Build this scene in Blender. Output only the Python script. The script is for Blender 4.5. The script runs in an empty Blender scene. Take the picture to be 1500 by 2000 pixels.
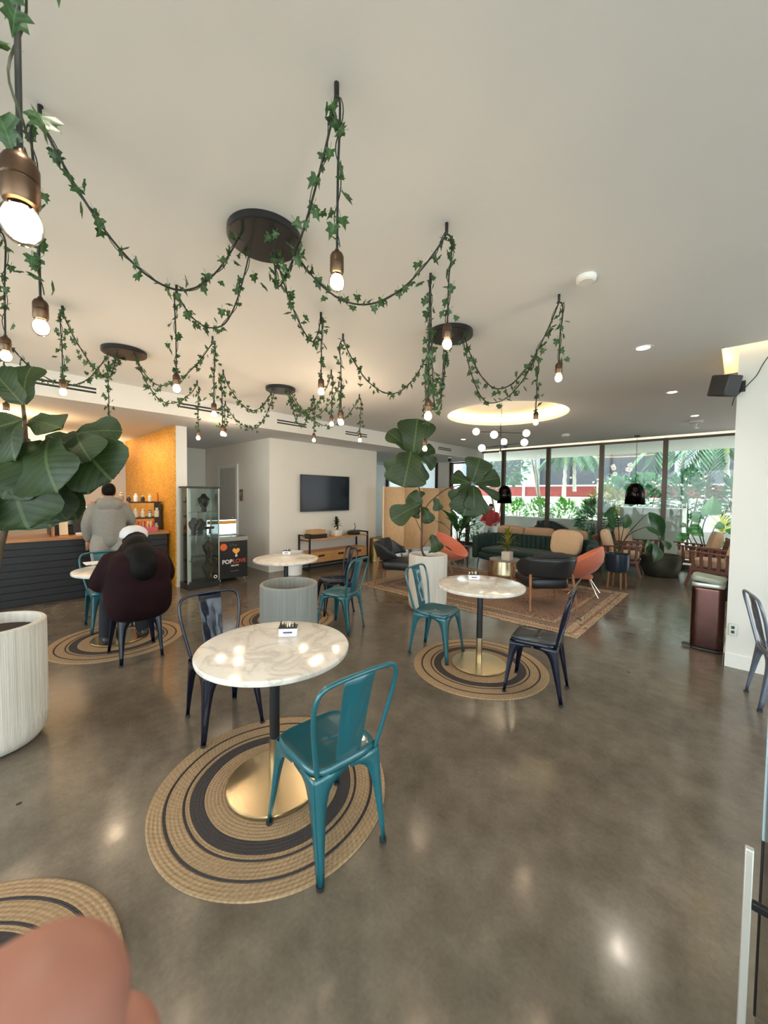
import bpy, random
from math import *
from mathutils import Vector as V, Matrix as M
random.seed(7)
sc = bpy.context.scene
COL = sc.collection
# ------------------------------------------------------------------ camera
yaw, pitch, roll, FPX, CX, CY, CAMH = radians(43.2), radians(-2.153), radians(.651), 739.3, 748.2, 992.7, 1.6
CF = V((-sin(yaw)*cos(pitch), cos(yaw)*cos(pitch), sin(pitch)))
_r = V((cos(yaw), sin(yaw), 0)); _u = _r.cross(CF)
CR = _r*cos(roll) + _u*sin(roll); CU = -_r*sin(roll) + _u*cos(roll)
CAM = V((0, 0, CAMH))
cd = bpy.data.cameras.new('camera'); cam = bpy.data.objects.new('camera', cd); COL.objects.link(cam)
cd.sensor_fit = 'HORIZONTAL'; cd.sensor_width = 36; cd.lens = FPX/1500*36
cd.shift_x = (750-CX)/1500; cd.shift_y = -(1000-CY)/1500
cd.clip_start = .01; cd.clip_end = 200
cd.dof.use_dof = True; cd.dof.focus_distance = 3.2; cd.dof.aperture_fstop = 11
mw = M((CR, CU, -CF)).transposed().to_4x4(); mw.translation = CAM
cam.matrix_world = mw
sc.camera = cam
# measured points: rays through the photograph's pixels met with the room's planes
def ray(x, y): return CF*FPX + CR*(x-CX) - CU*(y-CY)
def onz(x, y, z=0.):
    d = ray(x, y); return CAM + d*((z-CAMH)/d.z)
def onx(x, y, w):
    d = ray(x, y); return CAM + d*(w/d.x)
def ony(x, y, w):
    d = ray(x, y); return CAM + d*(w/d.y)
def atd(x, y, dep): return CAM + ray(x, y)*(dep/FPX)
# ------------------------------------------------------------------ world, exposure
sc.view_settings.view_transform = 'Standard'; sc.view_settings.look = 'None'
sc.view_settings.gamma = 1; sc.view_settings.use_curve_mapping = False
sc.view_settings.exposure = .95
wd = bpy.data.worlds.new('sky'); sc.world = wd; wd.use_nodes = True
bg = wd.node_tree.nodes['Background']; bg.inputs[0].default_value = (.93, .97, 1, 1); bg.inputs[1].default_value = 3.6
sc.cycles.max_bounces = 8; sc.cycles.diffuse_bounces = 4; sc.cycles.glossy_bounces = 4
sc.cycles.transmission_bounces = 6; sc.cycles.transparent_max_bounces = 12
sc.cycles.caustics_reflective = False; sc.cycles.caustics_refractive = False
sc.cycles.sample_clamp_indirect = 4; sc.cycles.use_denoising = True
def light(name, kind, loc, energy, color, rot=None, **kw):
    l = bpy.data.lights.new(name, kind); l.energy = energy; l.color = color
    for k, v in kw.items(): setattr(l, k, v)
    o = bpy.data.objects.new(name, l); COL.objects.link(o); o.location = loc
    if rot: o.rotation_euler = rot
    return o
def portal(loc, sx, sy, rot):
    o = light('daylight_portal', 'AREA', loc, 1, (1, 1, 1), rot, shape='RECTANGLE', size=sx, size_y=sy)
    o.data.cycles.is_portal = True
portal((-3.3, 10.85, 1.45), 6.8, 2.9, (radians(-90), 0, 0))
portal((-1, -3.95, 1.5), 9.6, 2.8, (radians(90), 0, 0))
portal((4.15, .2, 1.5), 8.2, 2.8, (radians(90), 0, radians(90)))  # daylight through the added side glazing
# ------------------------------------------------------------------ materials
def S(r, g, b):
    f = lambda c: (c/255/12.92 if c/255 < .04045 else ((c/255+.055)/1.055)**2.4)
    return (f(r), f(g), f(b))
MATS = {}
def nt(name):
    m = bpy.data.materials.new(name); m.use_nodes = True; MATS[name] = m
    n = m.node_tree; return m, n, n.nodes['Principled BSDF']
def nd(n, t, **kw):
    x = n.nodes.new(t)
    for k, v in kw.items():
        if k.startswith('i_'): x.inputs[k[2:].replace('_', ' ')].default_value = v
        else: setattr(x, k, v)
    return x
def ramp(n, fac, stops):
    r = nd(n, 'ShaderNodeValToRGB'); e = r.color_ramp.elements
    while len(e) < len(stops): e.new(.5)
    for i, (p, c) in enumerate(stops): e[i].position = p; e[i].color = (*c, 1)
    n.links.new(fac, r.inputs[0]); return r.outputs[0]
def math_(n, op, a, b=None):
    x = nd(n, 'ShaderNodeMath', operation=op)
    for i, v in enumerate((a, b)):
        if v is None: continue
        if isinstance(v, (int, float)): x.inputs[i].default_value = v
        else: n.links.new(v, x.inputs[i])
    return x.outputs[0]
def mapped(n, scale=(1, 1, 1), src='Object', rot=(0, 0, 0)):
    t = nd(n, 'ShaderNodeTexCoord'); mp = nd(n, 'ShaderNodeMapping')
    mp.inputs['Scale'].default_value = scale; mp.inputs['Rotation'].default_value = rot
    n.links.new(t.outputs[src], mp.inputs[0]); return mp.outputs[0]
def noise(n, vec, scale, detail=3, rough=.5):
    x = nd(n, 'ShaderNodeTexNoise'); x.inputs['Scale'].default_value = scale; x.inputs['Detail'].default_value = detail
    x.inputs['Roughness'].default_value = rough
    n.links.new(vec, x.inputs['Vector']); return x.outputs['Fac']
def bump(n, b, h, strength=.2, dist=.01):
    x = nd(n, 'ShaderNodeBump'); x.inputs['Strength'].default_value = strength; x.inputs['Distance'].default_value = dist
    n.links.new(h, x.inputs['Height']); n.links.new(x.outputs[0], b.inputs['Normal'])
def pm(name, col, rough=.5, metal=0, var=.12, scale=8, stretch=(1, 1, 1), bmp=0, coat=0, bscale=None, spec=None, sheen=0):
    m, n, b = nt(name)
    vec = mapped(n, stretch); f = noise(n, vec, scale, 4)
    c = ramp(n, f, [(.25, tuple(x*(1-var) for x in col)), (.75, tuple(min(1, x*(1+var)) for x in col))])
    n.links.new(c, b.inputs['Base Color'])
    b.inputs['Roughness'].default_value = rough; b.inputs['Metallic'].default_value = metal
    if coat: b.inputs['Coat Weight'].default_value = coat; b.inputs['Coat Roughness'].default_value = .08
    if spec is not None: b.inputs['Specular IOR Level'].default_value = spec
    if sheen: b.inputs['Sheen Weight'].default_value = sheen
    if bmp: bump(n, b, noise(n, vec, bscale or scale*4, 3), bmp)
    return m
def emit(name, col, strength):
    m, n, b = nt(name); b.inputs['Base Color'].default_value = (*col, 1)
    b.inputs['Emission Color'].default_value = (*col, 1); b.inputs['Emission Strength'].default_value = strength; return m
pm('wall_white', (.74, .72, .68), .75, var=.02, scale=3, bmp=.03, bscale=120)
pm('ceiling_white', (.745, .735, .725), .8, var=.02, scale=1.2, bmp=.03, bscale=90)
pm('trim_white', (.78, .76, .72), .45, var=.02)
pm('door_paint', (.50, .48, .45), .5, var=.03)
pm('bronze_frame', S(78, 68, 60), .35, .6, var=.1)
pm('black_metal', (.018, .018, .02), .35, .3, var=.15)
pm('black_satin', (.012, .012, .013), .45, 0, var=.2)
pm('black_plastic', (.02, .02, .022), .4, 0, var=.1)
pm('teal_paint', S(22, 86, 97), .28, 0, var=.06, scale=5, coat=.5)
pm('navy_paint', S(10, 16, 36), .24, 0, var=.12, scale=5, coat=.25, spec=.35)
pm('grey_paint', S(104, 112, 128), .25, .3, var=.1, coat=.5)
pm('brass', S(202, 186, 154), .27, 1, var=.06, scale=3)
pm('old_brass', S(140, 118, 74), .38, 1, var=.2, scale=10, stretch=(6, 6, .4))
pm('copper_socket', S(104, 82, 66), .38, 1, var=.15)
pm('chrome', (.82, .80, .77), .22, 1, var=.03)
pm('copper_steel', S(88, 62, 58), .2, 1, var=.08, scale=6, stretch=(1, 1, .05))
pm('planter_white', S(206, 198, 188), .7, 0, var=.12, scale=40, stretch=(1, 1, .03), bmp=.5, bscale=70)
pm('wall_warm_lit', (.79, .735, .66), .75, var=.02, scale=3, bmp=.03, bscale=120)  # off-white wall with the warm lamplight tinted into its colour
pm('planter_grey', S(132, 132, 128), .75, 0, var=.16, scale=40, stretch=(1, 1, .03), bmp=.6, bscale=70)
pm('planter_blue', S(26, 42, 62), .35, 0, var=.1, coat=.3)
pm('planter_dark', S(70, 70, 60), .5, .2, var=.3, scale=6)
pm('ceramic_white', S(232, 222, 208), .35, 0, var=.03)
pm('soil', S(58, 46, 38), .95, 0, var=.5, scale=60, bmp=1)
pm('bark', S(84, 66, 50), .85, 0, var=.35, scale=30, stretch=(1, 1, .25), bmp=.6)
pm('vine_stem', S(46, 52, 26), .7, var=.2)
pm('cord_black', (.012, .013, .012), .6, var=.2)
pm('walnut', S(112, 62, 44), .4, var=.3, scale=6, stretch=(1, 10, 10))
pm('oak', S(196, 146, 92), .45, var=.2, scale=5, stretch=(12, 1.2, 12))
pm('leg_wood', S(150, 100, 62), .45, var=.2, scale=8)
pm('counter_wood', S(172, 118, 70), .35, var=.25, scale=4, stretch=(10, 1, 10))
pm('counter_panel', (.012, .013, .016), .5, var=.25, scale=6, stretch=(4, .6, 10))
pm('rattan', S(236, 196, 150), .6, var=.1, scale=30, stretch=(1, 1, .3))
pm('rattan_pale', S(246, 224, 190), .6, var=.08, scale=30)
pm('green_velvet', S(20, 50, 48), .75, var=.15, scale=10, sheen=.08)
pm('coral_fabric', S(228, 132, 104), .75, var=.06, scale=40, sheen=.3, bmp=.1, bscale=300)
pm('black_leather', (.016, .017, .02), .38, var=.2, scale=12, bmp=.15, bscale=120)
pm('dark_fabric', (.02, .02, .022), .85, var=.2)
pm('beige_fabric', S(218, 186, 152), .85, var=.06, scale=20, sheen=.2, bmp=.1, bscale=250)
pm('tan_fabric', S(184, 150, 122), .85, var=.08, scale=20, bmp=.1, bscale=250)
pm('cream_card', S(226, 212, 186), .7, var=.05)
pm('paper_white', S(236, 236, 236), .6, var=.03)
pm('dark_brown', S(46, 34, 28), .5, var=.15)
pm('pink_plastic', S(206, 96, 110), .4, var=.1)
pm('amber', S(206, 120, 40), .4, var=.15)
pm('red_paint', S(196, 72, 50), .4, var=.1)
pm('hoodie_grey', S(132, 128, 122), .9, var=.08, scale=30, bmp=.25, bscale=60, sheen=.2)
pm('trouser_grey', S(148, 142, 136), .9, var=.06, bmp=.2, bscale=40)
pm('coat_maroon', S(30, 10, 14), .85, var=.25, scale=6, bmp=.4, bscale=14, spec=.15)
pm('hair_black', (.004, .0035, .0035), .6, var=.4, scale=40, stretch=(1, 1, .1), bmp=.5, bscale=90, spec=.12)
pm('cap_white', S(196, 194, 198), .8, var=.05)
pm('skin', S(176, 122, 98), .5, var=.08)
pm('shoe_tan', S(170, 130, 112), .6, var=.1)
pm('red_shirt', S(216, 62, 72), .8, var=.08)
pm('denim_dark', S(24, 26, 34), .9, var=.15)
pm('concrete_out', S(196, 196, 190), .9, var=.1, scale=2, bmp=.1)
pm('paving_out', S(224, 222, 214), .9, var=.06, scale=2)
pm('facade_dark', S(66, 70, 76), .7, var=.15, scale=.7)
pm('facade_light', S(176, 188, 200), .7, var=.06)
pm('brick_red', S(150, 70, 66), .8, var=.15, scale=6)
pm('white_rail', S(232, 228, 222), .5, var=.02)
pm('palm_trunk', S(190, 186, 176), .85, var=.15, scale=10)
pm('palm_boot', S(190, 205, 130), .7, var=.1)
pm('tarp_black', (.02, .022, .026), .5, var=.3)
pm('sticker_orange', S(236, 108, 46), .5, var=.03)
pm('text_coral', S(222, 92, 62), .5, var=.02)
pm('text_white', S(240, 238, 232), .5, var=.02)
pm('text_violet', S(70, 50, 110), .5, var=.02)
pm('popsicle', S(250, 170, 70), .5, var=.1, scale=20)
pm('grey_lid', S(150, 146, 138), .35, .2, var=.05)
pm('sign_brown', S(130, 100, 82), .5, var=.05)
pm('sage_plastic', S(150, 160, 146), .35, .1, var=.2, scale=12)
pm('silver_shelf', S(190, 190, 182), .35, .6, var=.05)
emit('bulb_warm', (1, .80, .52), 9)
emit('filament', (1, .78, .45), 60)
emit('globe_warm', (1, .86, .66), 5.5)
emit('cove_led', (1, .76, .34), 9)
emit('window_led', (1, .86, .62), 7)
emit('kitchen_led', (1, .62, .28), 2.5)
emit('downlight_lens', (1, .93, .82), 14)
emit('menu_glow', (.74, .90, 1), 1.6)
pm('edge_glow_blue', (.62, .80, .95), .2, 0, var=.04)
pm('brushed_steel', (.9, .87, .84), .38, .7, var=.04)
def glassy(name, tint, alpha, rough=.02):
    m, n, b = nt(name)
    tr = nd(n, 'ShaderNodeBsdfTransparent'); tr.inputs[0].default_value = (*tint, 1)
    gl = nd(n, 'ShaderNodeBsdfGlossy'); gl.inputs['Roughness'].default_value = rough
    fr = nd(n, 'ShaderNodeFresnel'); fr.inputs[0].default_value = 1.45
    mx = nd(n, 'ShaderNodeMixShader'); n.links.new(math_(n, 'ADD', math_(n, 'MULTIPLY', fr.outputs[0], .8), alpha), mx.inputs[0])
    n.links.new(tr.outputs[0], mx.inputs[1]); n.links.new(gl.outputs[0], mx.inputs[2])
    n.links.new(mx.outputs[0], n.nodes['Material Output'].inputs[0])
glassy('window_glass', (.93, .98, .97), .0)
glassy('case_glass', (.90, .95, .93), .03)
glassy('smoke_glass', (.05, .04, .04), .0)
glassy('bulb_glass', (1, .96, .88), .02)
def floor_mat():
    m, n, b = nt('polished_concrete')
    v = mapped(n)
    a = noise(n, v, .9, 6, .6); d = noise(n, v, 7, 5, .65); e = noise(n, v, 60, 3)
    mix = math_(n, 'ADD', math_(n, 'MULTIPLY', a, .55), math_(n, 'ADD', math_(n, 'MULTIPLY', d, .33), math_(n, 'MULTIPLY', e, .12)))
    c = ramp(n, mix, [(.31, S(74, 66, 57)), (.5, S(102, 93, 82)), (.70, S(128, 118, 104))])
    # small dark pits and scuffs
    vo = nd(n, 'ShaderNodeTexVoronoi'); vo.inputs['Scale'].default_value = 2.3; vo.inputs['Randomness'].default_value = 1
    n.links.new(v, vo.inputs['Vector'])
    pit = math_(n, 'GREATER_THAN', math_(n, 'ADD', vo.outputs['Distance'], math_(n, 'MULTIPLY', noise(n, v, 40, 2), .03)), .042)
    mx = nd(n, 'ShaderNodeMixRGB'); mx.inputs[1].default_value = (*S(40, 36, 32), 1)
    n.links.new(pit, mx.inputs[0]); n.links.new(c, mx.inputs[2]); n.links.new(mx.outputs[0], b.inputs['Base Color'])
    rg = nd(n, 'ShaderNodeMapRange'); rg.inputs[1].default_value = .3; rg.inputs[2].default_value = .7
    rg.inputs[3].default_value = .12; rg.inputs[4].default_value = .24
    n.links.new(d, rg.inputs[0]); n.links.new(rg.outputs[0], b.inputs['Roughness'])
    b.inputs['Specular IOR Level'].default_value = .55
    bump(n, b, noise(n, v, 1.6, 2), .04, .02)
floor_mat()
def marble_mat():
    m, n, b = nt('marble')
    v = mapped(n); nz = nd(n, 'ShaderNodeTexNoise'); nz.inputs['Scale'].default_value = 5; nz.inputs['Detail'].default_value = 8
    nz.inputs['Distortion'].default_value = .9; n.links.new(v, nz.inputs['Vector'])
    vein = math_(n, 'ABSOLUTE', math_(n, 'SUBTRACT', nz.outputs['Fac'], .5))
    c = ramp(n, vein, [(0, S(196, 188, 180)), (.03, S(212, 205, 196)), (.10, S(224, 218, 210)), (1, S(230, 225, 217))])
    n.links.new(c, b.inputs['Base Color']); b.inputs['Roughness'].default_value = .13
marble_mat()
def braid_mat(name, c0, c1):
    m, n, b = nt(name)
    t = nd(n, 'ShaderNodeTexCoord'); sp = nd(n, 'ShaderNodeSeparateXYZ'); n.links.new(t.outputs['Object'], sp.inputs[0])
    X, Y = sp.outputs[0], sp.outputs[1]
    r = math_(n, 'SQRT', math_(n, 'ADD', math_(n, 'MULTIPLY', X, X), math_(n, 'MULTIPLY', Y, Y)))
    a = math_(n, 'ARCTAN2', Y, X)
    row = math_(n, 'SINE', math_(n, 'MULTIPLY', r, 2*pi/.018))
    tw = math_(n, 'SINE', math_(n, 'ADD', math_(n, 'MULTIPLY', a, 130), math_(n, 'MULTIPLY', r, 2*pi/.018*.5)))
    nz = noise(n, t.outputs['Object'], 70, 4, .7)
    h = math_(n, 'ADD', math_(n, 'ADD', math_(n, 'MULTIPLY', row, .12), math_(n, 'MULTIPLY', tw, .10)), math_(n, 'MULTIPLY', nz, 1.0))
    c = ramp(n, h, [(.0, c0), (.9, c1)]); n.links.new(c, b.inputs['Base Color'])
    b.inputs['Roughness'].default_value = .9; bump(n, b, h, .55, .004)
braid_mat('jute', S(112, 90, 66), S(176, 148, 114))
braid_mat('jute_dark', S(42, 38, 40), S(64, 58, 58))
def persian_mat():
    m, n, b = nt('persian')
    t = nd(n, 'ShaderNodeTexCoord'); sp = nd(n, 'ShaderNodeSeparateXYZ'); n.links.new(t.outputs['Generated'], sp.inputs[0])
    ex = math_(n, 'MULTIPLY', math_(n, 'SUBTRACT', .5, math_(n, 'ABSOLUTE', math_(n, 'SUBTRACT', sp.outputs[0], .5))), 3.56)
    ey = math_(n, 'MULTIPLY', math_(n, 'SUBTRACT', .5, math_(n, 'ABSOLUTE', math_(n, 'SUBTRACT', sp.outputs[1], .5))), 2.73)
    e = math_(n, 'MULTIPLY', math_(n, 'MINIMUM', ex, ey), .33)
    band = ramp(n, e, [(0, S(182, 158, 130)), (.02, S(150, 118, 94)), (.035, S(182, 158, 132)), (.06, S(140, 116, 98)), (.10, S(134, 112, 96)), (.115, S(180, 158, 132)), (.13, S(146, 114, 94)), (1, S(168, 126, 98))])
    bn = band.node; bn.color_ramp.interpolation = 'CONSTANT'
    v = mapped(n); vo = nd(n, 'ShaderNodeTexVoronoi'); vo.inputs['Scale'].default_value = 6; n.links.new(v, vo.inputs['Vector'])
    pat = math_(n, 'SINE', math_(n, 'MULTIPLY', vo.outputs['Distance'], 34))
    mx = nd(n, 'ShaderNodeMixRGB'); mx.inputs[2].default_value = (*S(80, 64, 60), 1); n.links.new(band, mx.inputs[1])
    n.links.new(math_(n, 'MULTIPLY', math_(n, 'GREATER_THAN', pat, .35), math_(n, 'MULTIPLY', noise(n, v, 5, 4), 1.3)), mx.inputs[0])
    n.links.new(mx.outputs[0], b.inputs['Base Color']); b.inputs['Roughness'].default_value = .95
    bump(n, b, noise(n, v, 160, 3), .4, .004)
persian_mat()
def gold_mat():
    m, n, b = nt('gold_paper')
    v = mapped(n, (1, 1, 1)); sp = nd(n, 'ShaderNodeSeparateXYZ'); n.links.new(v, sp.inputs[0])
    br = nd(n, 'ShaderNodeTexVoronoi'); br.inputs['Scale'].default_value = 26; n.links.new(v, br.inputs['Vector'])
    c = ramp(n, math_(n, 'ADD', math_(n, 'MULTIPLY', br.outputs['Distance'], .7), math_(n, 'MULTIPLY', noise(n, v, 4, 3), .4)), [(.1, S(150, 92, 18)), (.5, S(206, 146, 40)), (.9, S(228, 176, 76))])
    n.links.new(c, b.inputs['Base Color']); b.inputs['Roughness'].default_value = .45; b.inputs['Metallic'].default_value = .25
    bump(n, b, br.outputs['Distance'], .3, .004)
gold_mat()
def leaf_mat(name, dark, lite, vein, rough=.38, freq=9):
    m, n, b = nt(name)
    t = nd(n, 'ShaderNodeTexCoord'); sp = nd(n, 'ShaderNodeSeparateXYZ'); n.links.new(t.outputs['UV'], sp.inputs[0])
    au = math_(n, 'ABSOLUTE', math_(n, 'SUBTRACT', sp.outputs[0], .5))
    sv = math_(n, 'SINE', math_(n, 'MULTIPLY', math_(n, 'SUBTRACT', sp.outputs[1], math_(n, 'MULTIPLY', au, .7)), freq*2*pi))
    side = math_(n, 'GREATER_THAN', sv, .94); mid = math_(n, 'LESS_THAN', au, .018)
    vn = math_(n, 'MAXIMUM', math_(n, 'MULTIPLY', side, .13), math_(n, 'MULTIPLY', mid, .35))
    c = ramp(n, noise(n, mapped(n), 5, 3), [(.3, dark), (.7, lite)])
    mx = nd(n, 'ShaderNodeMixRGB'); mx.inputs[2].default_value = (*vein, 1); n.links.new(c, mx.inputs[1]); n.links.new(vn, mx.inputs[0])
    n.links.new(mx.outputs[0], b.inputs['Base Color']); b.inputs['Roughness'].default_value = rough
    b.inputs['Subsurface Weight'].default_value = 0
    tl = nd(n, 'ShaderNodeBsdfTranslucent'); n.links.new(mx.outputs[0], tl.inputs[0])
    ms = nd(n, 'ShaderNodeMixShader'); ms.inputs[0].default_value = .22
    n.links.new(b.outputs[0], ms.inputs[1]); n.links.new(tl.outputs[0], ms.inputs[2]); n.links.new(ms.outputs[0], n.nodes['Material Output'].inputs[0])
    bump(n, b, math_(n, 'SUBTRACT', 0, math_(n, 'ADD', sv, math_(n, 'MULTIPLY', mid, 2))), .15, .003)
leaf_mat('fig_leaf', S(30, 48, 20), S(46, 68, 30), S(110, 128, 78), .5)
leaf_mat('ivy_leaf', S(34, 62, 30), S(60, 92, 46), S(120, 150, 92), .45, 3)
leaf_mat('bird_leaf', S(34, 72, 38), S(52, 100, 52), S(110, 140, 90), .35, 16)
leaf_mat('hedge_leaf', S(70, 150, 60), S(140, 206, 90), S(170, 220, 130), .5, 4)
leaf_mat('shrub_leaf', S(40, 92, 62), S(84, 142, 96), S(130, 170, 130), .45, 4)
leaf_mat('frond_leaf', S(70, 104, 84), S(112, 142, 112), S(140, 166, 140), .5, 4)
leaf_mat('yellow_leaf', S(170, 180, 60), S(222, 214, 96), S(226, 226, 130), .5, 4)
leaf_mat('ear_leaf', S(60, 136, 60), S(104, 178, 90), S(160, 206, 140), .4, 5)
leaf_mat('croton_leaf', S(60, 92, 30), S(190, 176, 70), S(220, 206, 110), .4, 6)
# ------------------------------------------------------------------ geometry helpers
class MB:
    """collects shapes, build() links them as one mesh object"""
    def __init__(s): s.v = []; s.f = []; s.uv = None
    def add(s, vs, fs, mx=None):
        o = len(s.v)
        s.v += [tuple(mx @ V(p)) for p in vs] if mx else [tuple(p) for p in vs]
        s.f += [tuple(i+o for i in f) for f in fs]; return s
    def box(s, x0, x1, y0, y1, z0, z1, mx=None):
        return s.add([(x, y, z) for z in (z0, z1) for y in (y0, y1) for x in (x0, x1)],
                     [(0, 2, 3, 1), (4, 5, 7, 6), (0, 1, 5, 4), (2, 6, 7, 3), (0, 4, 6, 2), (1, 3, 7, 5)], mx)
    def bar(s, a, b, w, h, up=(0, 0, 1)):
        a, b = V(a), V(b); d = b-a; L = d.length; d.normalize()
        x = d.cross(V(up))
        if x.length < 1e-4: x = d.cross(V((0, 1, 0)))
        x.normalize(); y = x.cross(d)
        m = M((x, d, y)).transposed().to_4x4(); m.translation = a
        return s.box(-w/2, w/2, 0, L, -h/2, h/2, m)
    def lathe(s, prof, n=32, c=(0, 0, 0), a0=0, a1=2*pi, wob=None, mx=None):
        full = abs(a1-a0-2*pi) < 1e-6; k = n if full else n+1
        vs = []
        for r, z in prof:
            for i in range(k):
                a = a0+(a1-a0)*i/n; q = r*(wob(a) if wob else 1)
                vs.append((c[0]+q*cos(a), c[1]+q*sin(a), c[2]+z))
        fs = []
        for j in range(len(prof)-1):
            for i in range(n):
                i2 = (i+1) % k
                fs.append((j*k+i, j*k+i2, (j+1)*k+i2, (j+1)*k+i))
        return s.add(vs, fs, mx)
    def tube(s, path, r, n=8, cap=True, closed=False):
        path = [V(p) for p in path]; m = len(path); vs = []; prev = None
        rr = r if hasattr(r, '__len__') else [r]*m
        for i, p in enumerate(path):
            if closed: t = path[(i+1) % m]-path[i-1]
            else: t = path[min(i+1, m-1)]-path[max(i-1, 0)]
            if t.length < 1e-9: t = V((0, 0, 1))
            t.normalize()
            if prev is None:
                x = t.cross(V((0, 0, 1)))
                if x.length < .05: x = t.cross(V((1, 0, 0)))
            else: x = prev - t*prev.dot(t)
            x.normalize(); prev = x; y = t.cross(x)
            for k in range(n):
                a = 2*pi*k/n; vs.append(p+(x*cos(a)+y*sin(a))*rr[i])
        fs = []
        for i in range(m if closed else m-1):
            i2 = (i+1) % m
            for k in range(n):
                k2 = (k+1) % n; fs.append((i*n+k, i*n+k2, i2*n+k2, i2*n+k))
        if cap and not closed: fs += [tuple(range(n))[::-1], tuple(range((m-1)*n, m*n))]
        return s.add(vs, fs)
    def grid(s, rows):
        m = len(rows[0]); vs = [p for r in rows for p in r]
        return s.add(vs, [(j*m+i, j*m+i+1, (j+1)*m+i+1, (j+1)*m+i) for j in range(len(rows)-1) for i in range(m-1)])
    def sq(s, c, r, e=.5, e2=None, nu=20, nv=12, mx=None):
        """superellipsoid: a cushion, a rounded block or an ellipsoid"""
        e2 = e if e2 is None else e2
        g = lambda w, k: copysign(abs(w)**k, w)
        vs = []; 
        for j in range(nv+1):
            v = -pi/2+pi*j/nv
            for i in range(nu):
                u = 2*pi*i/nu
                vs.append((c[0]+r[0]*g(cos(v), e)*g(cos(u), e2), c[1]+r[1]*g(cos(v), e)*g(sin(u), e2), c[2]+r[2]*g(sin(v), e)))
        return s.add(vs, [(j*nu+i, j*nu+(i+1) % nu, (j+1)*nu+(i+1) % nu, (j+1)*nu+i) for j in range(nv) for i in range(nu)], mx)
    def mesh(s, name, mat, smooth=35):
        me = bpy.data.meshes.new(name); me.from_pydata(s.v, [], s.f); me.validate(); me.update()
        if s.uv and len(s.uv) == len(me.vertices):
            l = me.uv_layers.new(name='UVMap')
            for lp in me.loops: l.data[lp.index].uv = s.uv[lp.vertex_index]
        if mat: me.materials.append(MATS[mat])
        if smooth:
            me.shade_smooth(); me.set_sharp_from_angle(angle=radians(smooth))
        return me
    def build(s, name, mat, parent=None, smooth=35, bevel=0, solid=0, kind=None, remesh=0, sub=0):
        o = bpy.data.objects.new(name, s.mesh(name, mat, smooth)); COL.objects.link(o)
        if parent: o.parent = parent
        if solid:
            q = o.modifiers.new('solid', 'SOLIDIFY'); q.thickness = solid; q.offset = 0
        if bevel:
            q = o.modifiers.new('bevel', 'BEVEL'); q.width = bevel; q.segments = 2; q.limit_method = 'ANGLE'; q.angle_limit = radians(40)
        if remesh:
            q = o.modifiers.new('remesh', 'REMESH'); q.mode = 'VOXEL'; q.voxel_size = remesh; q.use_smooth_shade = True
            q = o.modifiers.new('smooth', 'SMOOTH'); q.factor = .6; q.iterations = 6
        if sub:
            q = o.modifiers.new('sub', 'SUBSURF'); q.levels = sub; q.render_levels = sub
        if kind: o['kind'] = kind
        return o
def tag(o, label, cat, group=None):
    o['label'] = label; o['category'] = cat
    if group: o['group'] = group
    return o
def thing(name, label, cat, loc=(0, 0, 0), rz=0, group=None):
    o = bpy.data.objects.new(name, None); COL.objects.link(o); o.location = loc; o.rotation_euler = (0, 0, rz)
    o.empty_display_size = .1
    return tag(o, label, cat, group)
def kids(o): return [c for c in o.children]
def copy_tree(o, parent=None):
    c = o.copy(); COL.objects.link(c); c.parent = parent
    for ch in kids(o): copy_tree(ch, c)
    return c
def recolor(o, a, b, cache):
    for c in [o]+list(o.children_recursive):
        if c.type == 'MESH' and c.data.materials and c.data.materials[0] == MATS[a]:
            if c.data.name not in cache:
                d = c.data.copy(); d.materials[0] = MATS[b]; cache[c.data.name] = d
            c.data = cache[c.data.name]
def struct(name, mb, mat, label=None, parent=None, **kw):
    o = mb.build(name, mat, parent, **kw)
    if not parent:
        o['kind'] = 'structure'
        if label: o['label'] = label
    return o
def text(body, size, loc, mat, parent, rot=(pi/2, 0, pi/2), name='lettering', ext=.001, bold=0):
    c = bpy.data.curves.new(name, 'FONT'); c.body = body; c.size = size; c.align_x = 'CENTER'; c.align_y = 'CENTER'; c.extrude = ext; c.offset = bold
    o = bpy.data.objects.new(name, c); COL.objects.link(o); bpy.context.view_layer.update()
    me = bpy.data.meshes.new_from_object(o.evaluated_get(bpy.context.evaluated_depsgraph_get())); bpy.data.objects.remove(o)
    me.name = name; me.materials.clear(); me.materials.append(MATS[mat]); o = bpy.data.objects.new(name, me); COL.objects.link(o); o.location = loc; o.rotation_euler = rot
    if parent: o.parent = parent
    return o
def lerp(a, b, t): return a+(b-a)*t
def smooth_path(pts, n=6):
    pts = [V(p) for p in pts]; out = []
    for i in range(len(pts)-1):
        p0 = pts[max(i-1, 0)]; p1 = pts[i]; p2 = pts[i+1]; p3 = pts[min(i+2, len(pts)-1)]
        for k in range(n):
            t = k/n
            out.append(.5*((2*p1)+(p2-p0)*t+(2*p0-5*p1+4*p2-p3)*t*t+(3*p1-p0-3*p2+p3)*t**3))
    return out+[pts[-1]]
# ------------------------------------------------------------------ the room
ZC, ZB, XF, XW, YW = 2.995, 2.69, -5.90, -6.82, 10.80
CVX, CVY, CVR = -3.0, 6.28, 1.0
struct('floor', MB().box(-10, 4.2, -4.2, YW+.1, -.12, 0), 'polished_concrete', 'polished grey brown concrete floor')
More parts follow.
